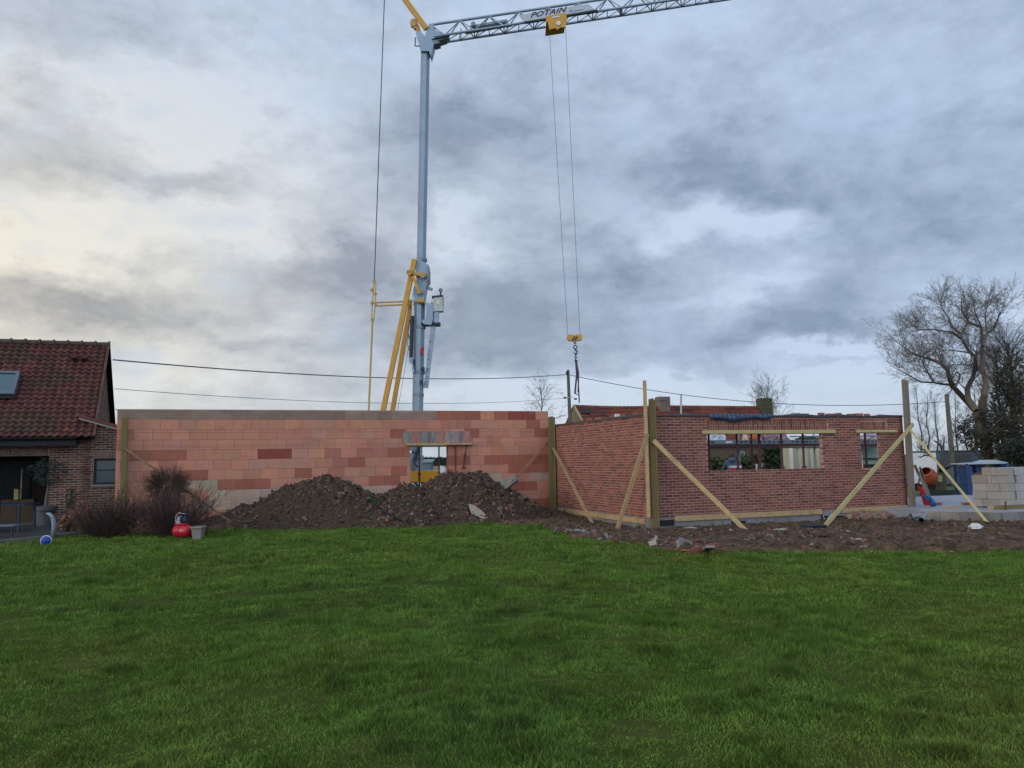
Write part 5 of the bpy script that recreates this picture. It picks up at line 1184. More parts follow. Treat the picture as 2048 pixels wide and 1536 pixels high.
part(plate([(818, 716), (824, 716), (829, 745), (825, 746), (824, 730), (818, 724)], .3, -.2), 'ram_bracket', m_galv)
m = MB(); m.tube([C(818, 690, .2), C(795, 822, .2)], .010, 4, False); part(m, 'guy_line', m_rope)
# luffing gear on the right
fr_ = part(plate([(848, 602), (856, 606), (866, 608), (866, 640), (862, 650), (848, 648), (842, 643), (852, 636), (853, 616)], .5, -.1), 'gear_frame', m_galv)
part(plate([(862, 604), (876, 607), (875, 646), (862, 648)], .35, .1), 'gear_box', m_galvd)
part(plate([(866, 596), (885, 594), (886, 622), (865, 623)], .35, -.15), 'gear_head', mat('worn_grey_paint', (.42, .45, .42), .6, .3, 6))
m = MB(); c = C(876.5, 604, -.35); m.tube([c, c+V((0, .1, 0))], .11, 18); part(m, 'gear_disc', mat('cream_metal', (.55, .52, .38), .5))
m = MB(); m.tube([C(881, 596, -.1), C(881.3, 584, -.1)], .035, 6); ring(m, C(881.4, 580.5, -.1), .055, .028); part(m, 'gear_lever', m_dk)
m = MB(); m.beam(C(864, 595, -.15), C(886, 593, -.15), .12, .12); m.beam(C(885.5, 594, -.15), C(885, 622, -.15), .05, .3); part(m, 'gear_cover', m_dk)
part(plate([(868, 624), (878, 624), (877, 640), (880, 645), (867, 645)], .2, -.2), 'gear_leg', m_galv)
part(plate([(845, 645), (880, 644), (879, 650), (847, 650)], .45, -.05), 'gear_shelf', m_dk)
m = MB(); m.beam(C(867, 650, -.1), C(851.5, 776, -.1), .19, .12); pc = part(m, 'hanging_plate', m_galv)
m = MB()
for x, y in ((860, 682), (857, 718), (855.5, 737), (853.8, 754)): m.tube([C(x, y, -.20), C(x, y, -.17)], .022, 8)
part(m, 'bolts', m_dk, pc)
m = MB(); m.beam(C(850, 574, -.2), C(865, 579.5, -.2), .07, .12); m.beam(C(850, 572.5, -.2), C(858, 571.5, -.2), .05, .12); part(m, 'clamp', m_galvd)
part(plate([(843, 734), (849, 734), (849, 742), (843, 742)], .12, -.28), 'lower_clamp', m_dk); part(plate([(841, 760), (846, 760), (846, 768), (841, 768)], .12, -.28), 'lower_clamp', m_dk)
part(plate([(841.5, 695), (848, 695), (847, 709), (841.5, 708)], .12, -.3), 'red_lamp', mat('lamp_red', (.35, .01, .015), .3, .3, 8))
# base of the crane seen through the opening
bz = -.1
m = MB(); a = C(822, 968, -1.9); b = C(905, 968, -1.9); t_ = C(822, 942, -1.9); m.par(a, b-a, V((0, 0, t_.z-a.z)), V((0, 1.6, 0))); part(m, 'slewing_platform', mat('orange_yellow', (.50, .22, .012), .5, .12, 3))
m = MB(); a = C(812, 982, -2.1); b = C(905, 982, -2.1); m.par(a, b-a, V((0, 0, C(812, 964, -2.1).z-a.z)), V((0, .4, 0))); hz = part(m, 'warning_panel', m_dk)
m_wh = mat('panel_white', (.62, .62, .62), .6)
m = MB()
for x in (823, 837, 853):
    m.prism([C(x-3, 965.5, -2.13), C(x+4, 965.5, -2.13), C(x+11, 975, -2.13), C(x+5, 976, -2.13)], V((0, .02, 0)))
part(m, 'white_stripes', m_wh, hz)
m = MB(); a = C(700, 985, -1); m.par(V((a.x, a.y, bz)), V((3.6, 0, 0)), V((0, 3.2, 0)), V((0, 0, .35))); part(m, 'base_frame', m_galvd)
m = MB(); a = C(728, 965, .3)
for k in range(5): m.box(V((a.x, a.y+.4, .5+k*.33)), 2.0, 1.1, .31)
part(m, 'ballast', mat('ballast_concrete', (.24, .23, .21), .95, .2, 4))
for k, (dx, dy) in enumerate(((-2.6, -1.5), (1.9, -1.5), (-2.6, 3.2), (1.9, 3.2))):
    m = MB(); m.beam(V((CB.x+dx*.3, CB.y+.6+dy*.1, .25)), V((CB.x+dx, CB.y+dy, .25)), .25, .25); m.box(V((CB.x+dx, CB.y+dy, -.03)), .6, .6, .14); m.tube([V((CB.x+dx, CB.y+dy, 0)), V((CB.x+dx, CB.y+dy, .35))], .07, 8); part(m, 'outrigger', m_yel)
m = MB(); random.seed(3)
for i in range(12):
    m.box(C(random.uniform(823, 838), random.uniform(897, 938), -1.2), random.uniform(.1, .3), .3, random.uniform(.08, .35), random.random())
part(m, 'winch_gear', m_galvd)
m = MB(); m.tube([C(824, 903, -1.6), C(832, 910, -1.6), C(828, 925, -1.6), C(836, 935, -1.6)], .04, 6); m.tube([C(838, 893, -1.5), C(828, 920, -1.5)], .07, 8); part(m, 'gear_hoses', m_dk)
# lifting sling on the hook
sp = [C(1152, 706, -.4), C(1152, 716, -.4), C(1152.5, 724, -.4)]
root = thing('lifting_sling', 'dark chain sling hanging from the yellow crane hook block', 'sling', tuple(C(1157, 803, -.4)))
m = MB()
for i in range(5): ring(m, C(1151.5, 708+i*3.4, -.4), .038, .016, V((1, .2, 0)) if i % 2 else V((0, 1, 0)))
m.tube([C(1150, 722, -.4), C(1155, 723, -.4)], .05, 6); m.build('chain', m_dk, root)
for pts, r_ in (([(1152, 724), (1155, 745), (1157, 770), (1158, 790), (1158.5, 806)], .028), ([(1152, 724), (1153.5, 750), (1151, 775), (1150, 788)], .04), ([(1153, 724), (1157, 745), (1157, 765), (1156, 785)], .03)):
    m = MB(); m.tube([C(*p, -.4) for p in pts], r_, 5); m.build('strap', mat('grey_strap', (.07, .06, .075), .8), root)
m = MB(); m.tube([C(1151, 785, -.4), C(1153, 789, -.4), C(1156, 790, -.4), C(1158, 786, -.4)], .018, 5); m.build('loop', m_dk, root)
# ------------------------------------------------------------------ poles and cables
def pole(x0, y0, x1, Yd, r_, label, nm='utility_pole'):
    T = D(x0, y0, Yd); B = D(x1, 900, Yd); d = (B-T)/(T.z-B.z); B = T+d*(T.z+.3); root = thing(nm, label, 'pole', tuple(B), 'utility poles'); m = MB(); m.tube([B, T], [r_*1.25, r_*.85], 8); m.build('shaft', mat('grey_pole', (.11, .10, .075), .9, .25, 3), root); return root, T
root, T1 = pole(1136, 740, 1142, 47, .11, 'utility pole behind the side brick wall with a cable on top')
m = MB(); m.box(D(1133.5, 746, 46.9), .10, .1, .18); m.build('insulator', m_black, root)
m = MB(); m.beam(D(1128, 797, 46.9), D(1146, 794, 46.9), .05, .05); m.build('crossarm', mat('pale_steel', (.4, .4, .38), .6), root)
for x, y in ((1130, 795.5), (1151, 798)):
    m = MB(); m.tube([D(x-3, y, 46.9), D(x+3, y, 46.9)], .05, 6); m.build('insulator', m_black, root)
root, T2 = pole(1893, 788, 1903, 46, .13, 'grey utility pole among the bare trees on the right')
def cable(a, b, sag, r_, label):
    pts = [a.lerp(b, t)-V((0, 0, sag*4*t*(1-t))) for t in [i/24 for i in range(25)]]; m = MB(); m.tube(pts, r_, 4, False); o = m.build('overhead_cable', m_rope); tag(o, label, 'cable', 'overhead cables')
A = D(226, 719.5, 24.6)
cable(A, D(1136, 749, 47), .42, .026, 'thick overhead cable from the farmhouse gable to the utility pole')
cable(D(229, 777.5, 24.6), D(1130, 796, 47), .40, .012, 'thin lower overhead cable from the farmhouse to the utility pole')
cable(D(1140, 750, 47), D(1895, 803, 46), .85, .024, 'overhead cable from the utility pole across the neighbour roof')
cable(D(231, 818, 24.8), D(262, 838, 24.0), .02, .012, 'short cable end between the farmhouse eaves and the block wall')
# ------------------------------------------------------------------ neighbour house
NH = D(1188, 900, 64); NH.z = -.3
m_ntile = mat('orange_tiles', (.24, .065, .036), .8, .30, 1.6, .6, 14, attr=True)
def neighbour():
    root = thing('neighbour_house', 'long low house with orange tiled roof behind the brick walls', 'house', tuple(NH))
    ze = D(1188, 886, 64).z; dep = 7.6; L = 19.0; apex = NH+vv*dep/2; Z0 = PL(1148, 805, apex, nf); zr = Z0.z; ov = .4
    m = MB(); nr = 26; sl = V((0, 0, zr-ze))+vv*(dep/2+ov); O = NH-vv*ov+V((0, 0, ze)); nrm = u.cross(sl).normalized(); nrm = nrm if nrm.z > 0 else -nrm
    for r in range(nr):
        x = 0.0
        while x < L:
            w = .9 if r % 1 == 0 else .8; e = min(x+w, L); sag = -.10*math.sin(math.pi*min(1, (x+.2)/9)) if x < 9 else 0
            sag2 = -.10*math.sin(math.pi*min(1, (e+.2)/9)) if e < 9 else 0
            f = mn.noise(V((x*.35, r*.3, 4))); b_ = (.19, .055, .032) if f > -.15 else (.12, .042, .03); m.col = jit(b_, .25, .08)
            p = O+u*x+sl*(r/nr); q = O+u*e+sl*(r/nr); s_ = sl/nr*1.1; k0 = V((0, 0, sag*(r/nr))); k1 = V((0, 0, sag2*(r/nr)))
            m.poly([p+k0+nrm*.06, q+k1+nrm*.06, q+k1+s_, p+k0+s_]); m.poly([p+k0-nrm*.03, q+k1-nrm*.03, q+k1+nrm*.06, p+k0+nrm*.06]); x = e
    sl2 = V((0, 0, ze-zr))+vv*(dep/2+ov); m.col = (.12, .04, .03); P2 = O+sl; m.poly([P2, P2+u*L, P2+u*L+sl2, P2+sl2]); rf = m.build('roof', m_ntile, root)
    m = MB(); x = 0
    while x < L:
        m.col = jit((.20, .07, .045), .2); sag = -.10*math.sin(math.pi*min(1, (x+.2)/9)) if x < 9 else 0
        m.tube([P2+u*x+V((0, 0, sag)), P2+u*(x+.4)+V((0, 0, sag))], [.14, .11], 6); x += .4
    m.build('ridge', m_ntile, root)
    m = MB(); m.par(NH+u*.2+V((0, 0, 0)), u*(L-.4), vv*dep, V((0, 0, ze+.3))); m.build('wall', mat('brown_render', (.13, .085, .055), .9, .25, 1.5), root)
    m = MB(); g = NH+u*.12; m.prism([g, g+V((0, 0, ze+.1)), g+vv*dep/2+V((0, 0, zr-.08)), g+vv*dep+V((0, 0, ze+.1)), g+vv*dep], -u*.1); m.build('gable', mat('olive_brick', (.17, .13, .07), .9, .25, 4), root)
    m = MB(); m.beam(O+nrm*.08, O+sl+nrm*.08, .16, .10); m.beam(O+sl+V((0, 0, .06)), O+sl+sl2, .10, .1); m.build('verge_board', mat('pale_verge', (.32, .26, .17), .8), root)
    def onroof(x, y): return PL(x, y, O, nrm)
    m = MB(); pts = [onroof(*q)+nrm*.10 for q in ((1163, 814), (1173, 818), (1180, 829), (1164, 829))]; m.prism(pts, nrm*.04); m.build('dark_patch', mat('dark_slate_patch', (.03, .028, .028), .8), root)
    for (xa, xb, yt, ybm, mt_, nm, cap) in ((1321, 1341, 793, 818, mat('chimney_brick', (.18, .135, .105), .9, .3, 6), 'chimney', True), (1524, 1546, 796, 830, mat('mossy_brick', (.075, .07, .035), .9, .3, 5), 'chimney', False)):
        a = PL(xa, ybm, apex-vv*.6, nf); b = PL(xb, ybm, apex-vv*.6, nf); t_ = PL(xa, yt, apex-vv*.6, nf).z; w = (b-a).dot(u); m = MB()
        m.par(V((a.x, a.y, zr-1.4)), u*w, vv*.8, V((0, 0, t_-zr+1.4))); 
        if cap: m.par(V((a.x, a.y, t_-.35))-u*.06-vv*.06, u*(w*.75), vv*.9, V((0, 0, .30)))
        m.build(nm, mt_, root)
    a = PL(1362, 824, apex-vv*1.2, nf); t_ = PL(1362, 790, apex-vv*1.2, nf); m = MB(); m.tube([a-V((0, 0, .3)), t_], .09, 8); m.build('flue_pipe', mat('pale_steel', (.4, .4, .38)), root)
    for x0, x1, y0, y1 in ((1474, 1489, 903, 942), (1509, 1521, 911, 927)):
        a = PL(x0, y1, NH-vv*.02, nf); b = PL(x1, y0, NH-vv*.02, nf); m = MB(); m.par(a-vv*.03, u*(b-a).dot(u), V((0, 0, b.z-a.z)), vv*.05); f = m.build('window', mat('pale_frame', (.30, .36, .38), .6), root)
        m = MB(); m.par(a-vv*.06+u*.08+V((0, 0, .08)), u*((b-a).dot(u)-.16), V((0, 0, b.z-a.z-.16)), vv*.02); m.build('pane', mat('teal_glass', (.03, .07, .08), .15, .2, 2, spec=.8), f)
neighbour()
# ------------------------------------------------------------------ things seen through the brick openings
YS = 25.6
sc_ = thing('scaffold', 'steel scaffold deck with perforated edge standing inside the brick walls', 'scaffold', tuple(G(1420, 1003, .14)))
m = MB(); a = D(1380, 889, YS); b = D(1800, 886, YS+2.2); h_ = D(1380, 880.5, YS).z-a.z; m.par(a, b-a, vv*.9, V((0, 0, h_))); dk = m.build('deck', mat('scaffold_grey', (.15, .17, .19), .6, .2, 4, metal=.3), sc_)
m = MB()
for i in range(46):
    if i in (5, 6, 7, 8, 20, 31, 32): continue
    p = a.lerp(b, (i+.5)/46); m.box(p+V((0, 0, h_*.5))+nf*.004, .06 if i % 2 else .11, .012, h_*.34, math.radians(5))
m.build('deck_holes', m_black, dk)
m = MB(); p = a.lerp(b, .17); m.box(p+V((0, 0, h_*.5))+nf*.01, .26, .012, h_*.5, math.radians(5)); m.build('paper_label', mat('label_grey', (.45, .45, .47), .7), dk)
m = MB(); m.par(a+V((0, 0, -.09))+vv*.02, b-a, vv*.5, V((0, 0, .07))); m.build('deck_beam', mat('dark_red_steel', (.06, .02, .018), .7), sc_)
m = MB(); m.tube([D(1390, 896, YS+.3), D(1800, 894, YS+2.4)], .022, 6); m.build('guard_rail', m_galvd, sc_)
m = MB(); m.tube([D(1580, 873, YS+.6), D(1800, 871, YS+2.2)], .022, 6); m.build('guard_rail', m_galvd, sc_)
for x, yt in ((1477, 868), (1477+150, 868), (1790, 868), (1385, 868)):
    p = D(x, yt, YS+.5+(x-1380)*.005); m = MB(); m.tube([V((p.x, p.y, .14)), p], .026, 8); m.build('standard', m_galvd, sc_)
bags = [((1424, 875), .40, .34, .22, (.42, .42, .46), 'white and blue sack on the scaffold deck, leftmost in the wide window'), ((1444, 874), .13, .2, .20, (.55, .55, .55), 'small pointed white sack beside the white and blue sack'),
        ((1490, 874), .09, .2, .20, (.50, .38, .38), 'narrow pinkish sack on the scaffold deck'), ((1508, 876), .24, .28, .24, (.48, .32, .30), 'pinkish white wrapped bale on the scaffold deck'), ((1537, 877), .28, .3, .22, (.20, .13, .15), 'dark purple wrapped bale on the scaffold deck'),
        ((1561, 877), .26, .3, .22, (.24, .15, .18), 'purple grey wrapped bale left of the rail post'), ((1741, 878), .34, .3, .26, (.40, .30, .36), 'pale purple wrapped bale seen in the narrow window'), ((1612, 880), .34, .3, .14, (.03, .035, .02), 'dark heap of sheeting near the right of the wide window')]
for i, ((x, y), sx, sy, sz, c_, lb) in enumerate(bags):
    t_ = (x-1380)/420; z = a.z+(b.z-a.z)*t_+h_; p = D(x, y, YS+2.2*t_+.45); p.z = z-.02
    crumple('wrapped_bale' if i > 2 else 'sack', p, sx, sy, sz*1.15, mat('wrap%d' % i, c_, .6, .35, 5), lb, 'bale' if i > 2 else 'sack', 20+i, 10)['group'] = 'bales on the scaffold'
m = MB(); p = D(1509, 880, YS+.30); m.sphere(V((p.x, p.y, a.z+h_+.06)), .2, 14, 8, (1.05, .4, .55)); tag(m.build('orange_bundle', mat('orange_wood', (.36, .11, .04), .7, .3, 6)), 'orange brown bundle in front of the pinkish bale', 'bundle')
# cream container and pale cabinet
cc_ = thing('storage_container', 'cream corrugated steel container seen at the right of the wide window', 'container', tuple(G(1590, 985, 0))); Yk = 30.0
a = D(1583, 940, Yk); b = D(1662, 940, Yk+.6); zt2 = D(1583, 892, Yk).z; m = MB(); N = 26; pr = []
for i in range(N+1):
    f = i/N; k = (0, 0, .05, .05)[i % 4]; p = a.lerp(b, f); pr.append(V((p.x, p.y-k, 0)))
for i in range(N): m.poly([pr[i], pr[i+1], pr[i+1]+V((0, 0, zt2)), pr[i]+V((0, 0, zt2))])
m.poly([V((p.x, p.y, zt2)) for p in (a, b, b+V((0, 2, 0)), a+V((.3, 2, 0)))]); m.poly([V((a.x, a.y, 0)), V((a.x+.3, a.y+2, 0)), V((a.x+.3, a.y+2, zt2)), V((a.x, a.y, zt2))]); m.build('panel', mat('cream_paint', (.46, .42, .30), .7, .2, 3, stretch=(3, 3, .5)), cc_)
m = MB(); m.beam(V((a.x, a.y-.06, zt2)), V((b.x, b.y-.06, zt2)), .08, .08); m.beam(V((a.x, a.y-.06, 0)), V((a.x, a.y-.06, zt2)), .12, .08); m.build('edge_rail', mat('cream_light', (.62, .58, .48), .7), cc_)
cb = thing('site_toilet', 'pale green cabin panel with a dark bar seen in the narrow window', 'cabin', tuple(G(1742, 990, 0))); a = D(1717, 929, 28.5); b = D(1768, 929, 28.9); z0, z1 = a.z, D(1717, 889, 28.5).z
m = MB(); m.par(V((a.x, a.y, z0)), V((b.x-a.x, b.y-a.y, 0)), V((0, 0, z1-z0)), V((0, 1.5, 0))); m.build('body', mat('pale_green', (.30, .37, .30), .6, .08, 3), cb)
for y in (917.5, 930): 
    p = D(1717, y, 28.4); q = D(1768, y, 28.8); m = MB(); m.beam(p, q, .04, .05); m.build('dark_bar', m_black, cb)
m = MB(); m.beam(D(1722, 889, 28.45), D(1724, 935, 28.45), .07, .04); m.build('white_edge', mat('cream_light', (.62, .58, .48)), cb)
m = MB(); m.par(V((a.x, a.y+.1, 0)), V((b.x-a.x, b.y-a.y, 0)), V((0, 0, z0)), V((0, 1.3, 0))); m.build('plinth', mat('dark_plinth', (.10, .10, .09), .9), cb)
# hedges and posts
def hedge(name, a, b, h, w, n, cols, label, size=.16):
    m = MB(); a, b = V(a), V(b); d = b-a
    for i in range(n):
        p = a+d*random.random(); t = random.random()**.6; p = p+V((random.uniform(-w, w)/2, random.uniform(-w, w)/2, h*t*(.85+.3*mn.noise(p*.8)))); x = V((random.gauss(0, 1), random.gauss(0, 1), random.gauss(0, 1))).normalized(); y = x.orthogonal().normalized()*size*.5; x = x*size
        m.col = jit(random.choice(cols), .3); m.poly([p-y, p+x, p+y, p-x])
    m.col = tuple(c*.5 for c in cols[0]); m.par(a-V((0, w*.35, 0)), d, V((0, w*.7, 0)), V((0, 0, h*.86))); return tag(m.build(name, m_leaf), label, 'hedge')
random.seed(31)
hedge('hedge', D(1400, 0, 46)*1.0 if False else V((D(1405, 940, 46).x, 46, -.2)), V((D(1585, 940, 46).x, 47, -.2)), 2.0, 1.4, 6500, [(.055, .065, .018), (.035, .045, .015), (.08, .075, .025)], 'yellowish green garden hedge behind the scaffold')
hedge('low_hedge', V((D(1405, 940, 38).x, 38, -.2)), V((D(1590, 940, 38).x, 38.5, -.2)), 1.35, .8, 3500, [(.014, .022, .014), (.02, .03, .016)], 'low dark hedge in front of the garden hedge')
hedge('evergreen_bush', V((D(1552, 940, 40).x, 40, -.2)), V((D(1582, 940, 40).x, 40.2, -.2)), 2.5, 1.2, 3000, [(.02, .05, .015), (.03, .035, .012)], 'dark evergreen bush left of the cream container')
hedge('dark_bush', V((D(1585, 940, 44).x, 44, -.2)), V((D(1700, 940, 44).x, 44.4, -.2)), 3.1, 1.6, 3500, [(.03, .038, .02), (.02, .028, .014)], 'dark bush above the cream container')
for x, yt in ((1513, 928), (1523, 926), (1565, 926)):
    p = D(x, yt, 31); m = MB(); m.tube([V((p.x, p.y, -.1)), p], .035, 6); tag(m.build('white_post', mat('post_white', (.45, .47, .48), .7)), 'short whitish post seen through the wide window, ' + {1513: 'leftmost of three', 1523: 'middle of three', 1565: 'rightmost of three'}[x], 'post', 'whitish posts')
# ------------------------------------------------------------------ person behind the sill
def person():
    Yp = 25.0; p0 = D(1464, 950, Yp); F = V((p0.x, Yp, .14)); root = thing('person', 'person in a blue grey hooded jacket seen from behind through the wide window', 'person', tuple(F))
    me = bpy.data.meshes.new('body')
    pts = [((0, 0, .88), .15), ((0, 0, 1.08), .15), ((0, .0, 1.28), .17), ((0, 0, 1.36), .09), ((0, -.0, 1.42), .055), ((-.18, 0, 1.30), .075), ((-.26, .06, 1.05), .055), ((-.2, .26, .92), .04), ((.18, 0, 1.30), .075), ((.27, .08, 1.05), .055), ((.2, .28, .94), .04),
           ((-.09, 0, .8), .10), ((-.10, .02, .45), .07), ((-.10, 0, .06), .05), ((-.10, .14, .04), .045), ((.09, 0, .8), .10), ((.11, .02, .45), .07), ((.12, 0, .06), .05), ((.12, .14, .04), .045)]
    ed = [(0, 1), (1, 2), (2, 3), (3, 4), (2, 5), (5, 6), (6, 7), (2, 8), (8, 9), (9, 10), (0, 11), (11, 12), (12, 13), (13, 14), (0, 15), (15, 16), (16, 17), (17, 18)]
    me.from_pydata([p for p, r in pts], ed, []); o = bpy.data.objects.new('body', me); COL.objects.link(o); o.parent = root
    sk = o.modifiers.new('skin', 'SKIN'); 
    for i, (p, r) in enumerate(pts): me.skin_vertices[0].data[i].radius = (r, r*.8)
    me.skin_vertices[0].data[0].use_root = True; ss = o.modifiers.new('sub', 'SUBSURF'); ss.levels = ss.render_levels = 2; me.materials.append(mat('blue_grey_jacket', (.075, .10, .14), .9, .25, 6))
    m = MB(); h = F+V((0, .01, 1.50)); m.sphere(h, .105, 16, 12, (.85, 1, 1.12)); m.sphere(h+V((0, .10, -.01)), .018, 6, 5); m.sphere(h+V((-.09, .01, -.01)), .022, 6, 5, (.5, 1, 1.3)); m.sphere(h+V((.09, .01, -.01)), .022, 6, 5, (.5, 1, 1.3)); m.build('head', mat('skin', (.34, .19, .14), .7), root, smooth=True)
    m = MB(); m.sphere(h+V((0, -.018, .02)), .112, 16, 12, (.88, 1, 1.1), .02); m.build('hair', mat('brown_hair', (.075, .05, .032), .9, .3, 20), root, smooth=True)
    m = MB(); m.sphere(F+V((0, -.09, 1.36)), .12, 12, 8, (1.1, .6, .7)); m.build('hood', mat('blue_grey_jacket', (.075, .10, .14)), root, smooth=True)
    for s in (-1, 1):
        m = MB(); w = F+V((s*.2, .28, .92)); m.tube([w, w+V((0, .08, 0))], [.035, .04], 8)
        for k in range(4): m.tube([w+V((-.03+.02*k, .07, 0)), w+V((-.03+.02*k, .12, -.01)), w+V((-.03+.02*k, .15-.01*(k == 3), -.03))], .009, 5)
        m.tube([w+V((-s*.03, .04, 0)), w+V((-s*.06, .08, -.01))], .01, 5); m.build('hand', mat('skin', (.34, .19, .14)), root)
person()
p = D(1471, 941, 24.2); root = thing('cool_box', 'red box with a white lid beside the person in the wide window', 'box', (p.x, p.y, .14)); z1 = D(1471, 935.5, 24.2).z; z2 = D(1471, 931.5, 24.2).z
m = MB(); m.box(V((p.x, p.y, (z1+.14)/2)), .30, .3, z1-.14); m.build('body', mat('box_red', (.45, .015, .02), .4), root); m = MB(); m.box(V((p.x, p.y, (z1+z2)/2)), .31, .32, z2-z1); m.build('lid', mat('box_white', (.55, .55, .55), .5), root)
# ------------------------------------------------------------------ seen through the block wall opening
p = G(1000, 1000, 0); 
a = D(842, 940, 48); b = D(861, 940, 48); m = MB(); zt3 = D(842, 925.5, 48).z; m.par(V((a.x-.4, a.y, -.4)), V((b.x-a.x+.4, .1, 0)), V((0, 0, zt3+.4)), V((0, 1.5, 0))); sh = thing('metal_shed', 'small blue grey metal shed in the field beyond the wall opening', 'shed', (a.x, a.y, -.4))
m.build('wall', mat('blue_grey_sheet', (.11, .15, .165), .6, .15, 2), sh); m = MB(); m.par(V((a.x-.5, a.y-.08, zt3)), V((b.x-a.x+.6, .1, 0)), V((0, 0, .06)), V((0, 1.7, .15))); m.build('roof', m_galvd, sh)
p = D(892, 948, 27); p.z = 0; crumple('white_tarpaulin', V((p.x, p.y, .0)), .55, .5, 1.25, m_wbag, 'white tarpaulin heap just inside the right edge of the block wall opening', 'tarpaulin', 12)
random.seed(9); m = MB()
for i in range(9000):
    x = random.uniform(-230, 60); y = 420+x*.1; z = -.6+random.random()**.7*(4.3+1.2*mn.noise(V((x*.04, 0, 3)))); d = V((random.gauss(0, 1), 0, random.gauss(0, 1))).normalized()*1.1; m.col = jit((.018, .032, .022), .3); q = d.orthogonal().normalized()*.8; m.poly([V((x, y, z))-q, V((x, y, z))+d, V((x, y, z))+q, V((x, y, z))-d])
m.col = (.014, .024, .017); m.par(V((-230, 397.5, -.7)), V((290, 29, 0)), V((0, 2, 0)), V((0, 0, 3.6))); tag(m.build('far_hedgerow', m_leaf), 'dark hedgerow across the far field', 'hedgerow', kind='stuff')
m = MB(); a = G(560, 948, -.5); m.poly([V((-40, 52, -.60)), V((6, 54, -.60)), V((60, 420, -.60)), V((-230, 396, -.60))]); struct(m.build('stubble_field', mat('pale_field', (.15, .13, .07), .95, .2, .2)))
# ------------------------------------------------------------------ site cabin at the right
Yq = 52; ca = D(1826, 969, Yq); cbp = D(1876, 969, Yq-1.2); ccp = D(1969, 969, Yq+1.5); zt4 = D(1876, 905, Yq-1.2).z; zb4 = cbp.z
cab = thing('site_cabin', 'long white and blue grey site cabin with a barred window behind the small tree', 'cabin', (cbp.x, cbp.y, zb4))
m = MB(); m.prism([V((p.x, p.y, zb4)) for p in (ca, cbp)]+[V((p.x, p.y, zt4)) for p in (cbp, ca)], V((0, .12, 0))); m.build('end_wall', mat('cabin_white', (.62, .63, .64), .6, .06, 2), cab)
m = MB(); m.prism([V((p.x, p.y, zb4)) for p in (cbp, ccp)]+[V((p.x, p.y, zt4)) for p in (ccp, cbp)], V((0, .12, 0))); m.build('long_wall', mat('cabin_blue', (.17, .22, .26), .6, .12, 1.5), cab)
m = MB(); m.prism([V((p.x, p.y, zt4-.02)) for p in (ca, cbp, ccp, ccp+V((-1.5, 2.6, 0)))], V((0, 0, .14))); m.build('roof', mat('cabin_roof', (.10, .13, .13), .7), cab)
def cbw(x, y): 
    f = (x-1876)/(1969-1876); Y_ = cbp.y+(ccp.y-cbp.y)*f; return D(x, y, Y_-.02)
w = MB(); q = [cbw(1912, 943), cbw(1943, 943), cbw(1943, 909), cbw(1912, 909)]; w.prism(q, V((0, -.03, 0))); wn_ = w.build('window', mat('cabin_glass', (.05, .065, .08), .3, .2, 2), cab)
w = MB()
for i in range(11): x = 1913+i*2.9; w.beam(cbw(x, 943)+V((0, -.08, 0)), cbw(x, 909)+V((0, -.08, 0)), .035, .03)
w.build('bars', mat('bar_grey', (.20, .22, .24), .6), wn_); w = MB(); w.beam(cbw(1910, 944)+V((0, -.08, 0)), cbw(1945, 944)+V((0, -.08, 0)), .1, .07); w.build('sill', m_dk, wn_)
m = MB(); m.prism([V((p.x, p.y-.03, zb4-.2)) for p in (ca, cbp, ccp)]+[V((p.x, p.y+1, zb4-.2)) for p in (ccp, ca)], V((0, 0, .16))); m.build('base_rail', m_dk, cab)
m = MB(); a = G(1840, 991, -.10); b = G(1942, 990, -.10); m.beam(a+V((0, 0, .10)), b+V((0, 0, .10)), .04, .22); tag(m.build('edging_board', mat('dark_edging', (.03, .04, .035), .8)), 'long dark edging board lying across the grass before the cabin', 'board')
# far green grass behind the slab
m = MB(); m.poly([V((9.5, 24, -.10)), V((26, 24, -.10)), V((36, 52, -.58)), V((14, 52, -.58))]); struct(m.build('side_lawn', mat('side_grass', (.06, .10, .02), .95, .3, 2, .5, 8)))
# ------------------------------------------------------------------ trees
random.seed(77)
TC = (.115, .092, .072)
SPR = [make_spray(2, 3.6, .55, .04) for _ in range(5)]; SPD = [make_spray(2, 5, .5, -.0) for _ in range(4)]
def mid(m, acc, p, d, L, r, lvl, col, up=.04, kids=4, spread=.6, sprl=.8, spr=None):
    p = V(p); d = V(d).normalized(); pts = [p.copy()]; rad = [r]
    for i in range(4):
        d = (d+V((random.gauss(0, .13), random.gauss(0, .13), random.gauss(0, .13)))+V((0, 0, up))).normalized(); p = p+d*L/4; pts.append(p.copy()); rad.append(r*(1-.16*(i+1)))
        for _ in range(1 if random.random() < kids*.17 else 0):
            a = V((random.gauss(0, 1), random.gauss(0, 1), random.gauss(0, 1))); a = (a-d*a.dot(d)).normalized(); e = d*math.cos(spread)+a*math.sin(spread)*random.uniform(.7, 1.3); q = pts[-2].lerp(p, random.random())
            if lvl > 0: mid(m, acc, q, e, L*.66*random.uniform(.7, 1.2), rad[-1]*.6, lvl-1, col, up, kids, spread, sprl, spr)
            else: stamp(acc, random.choice(spr or SPR), q, e, sprl*random.uniform(.6, 1.2), jit(col, .2))
    stamp(acc, random.choice(spr or SPR), p, d, sprl*random.uniform(.8, 1.3), jit(col, .2)); m.col = jit(col, .15); m.tube(pts, rad, 3 if r < .03 else 5, False)

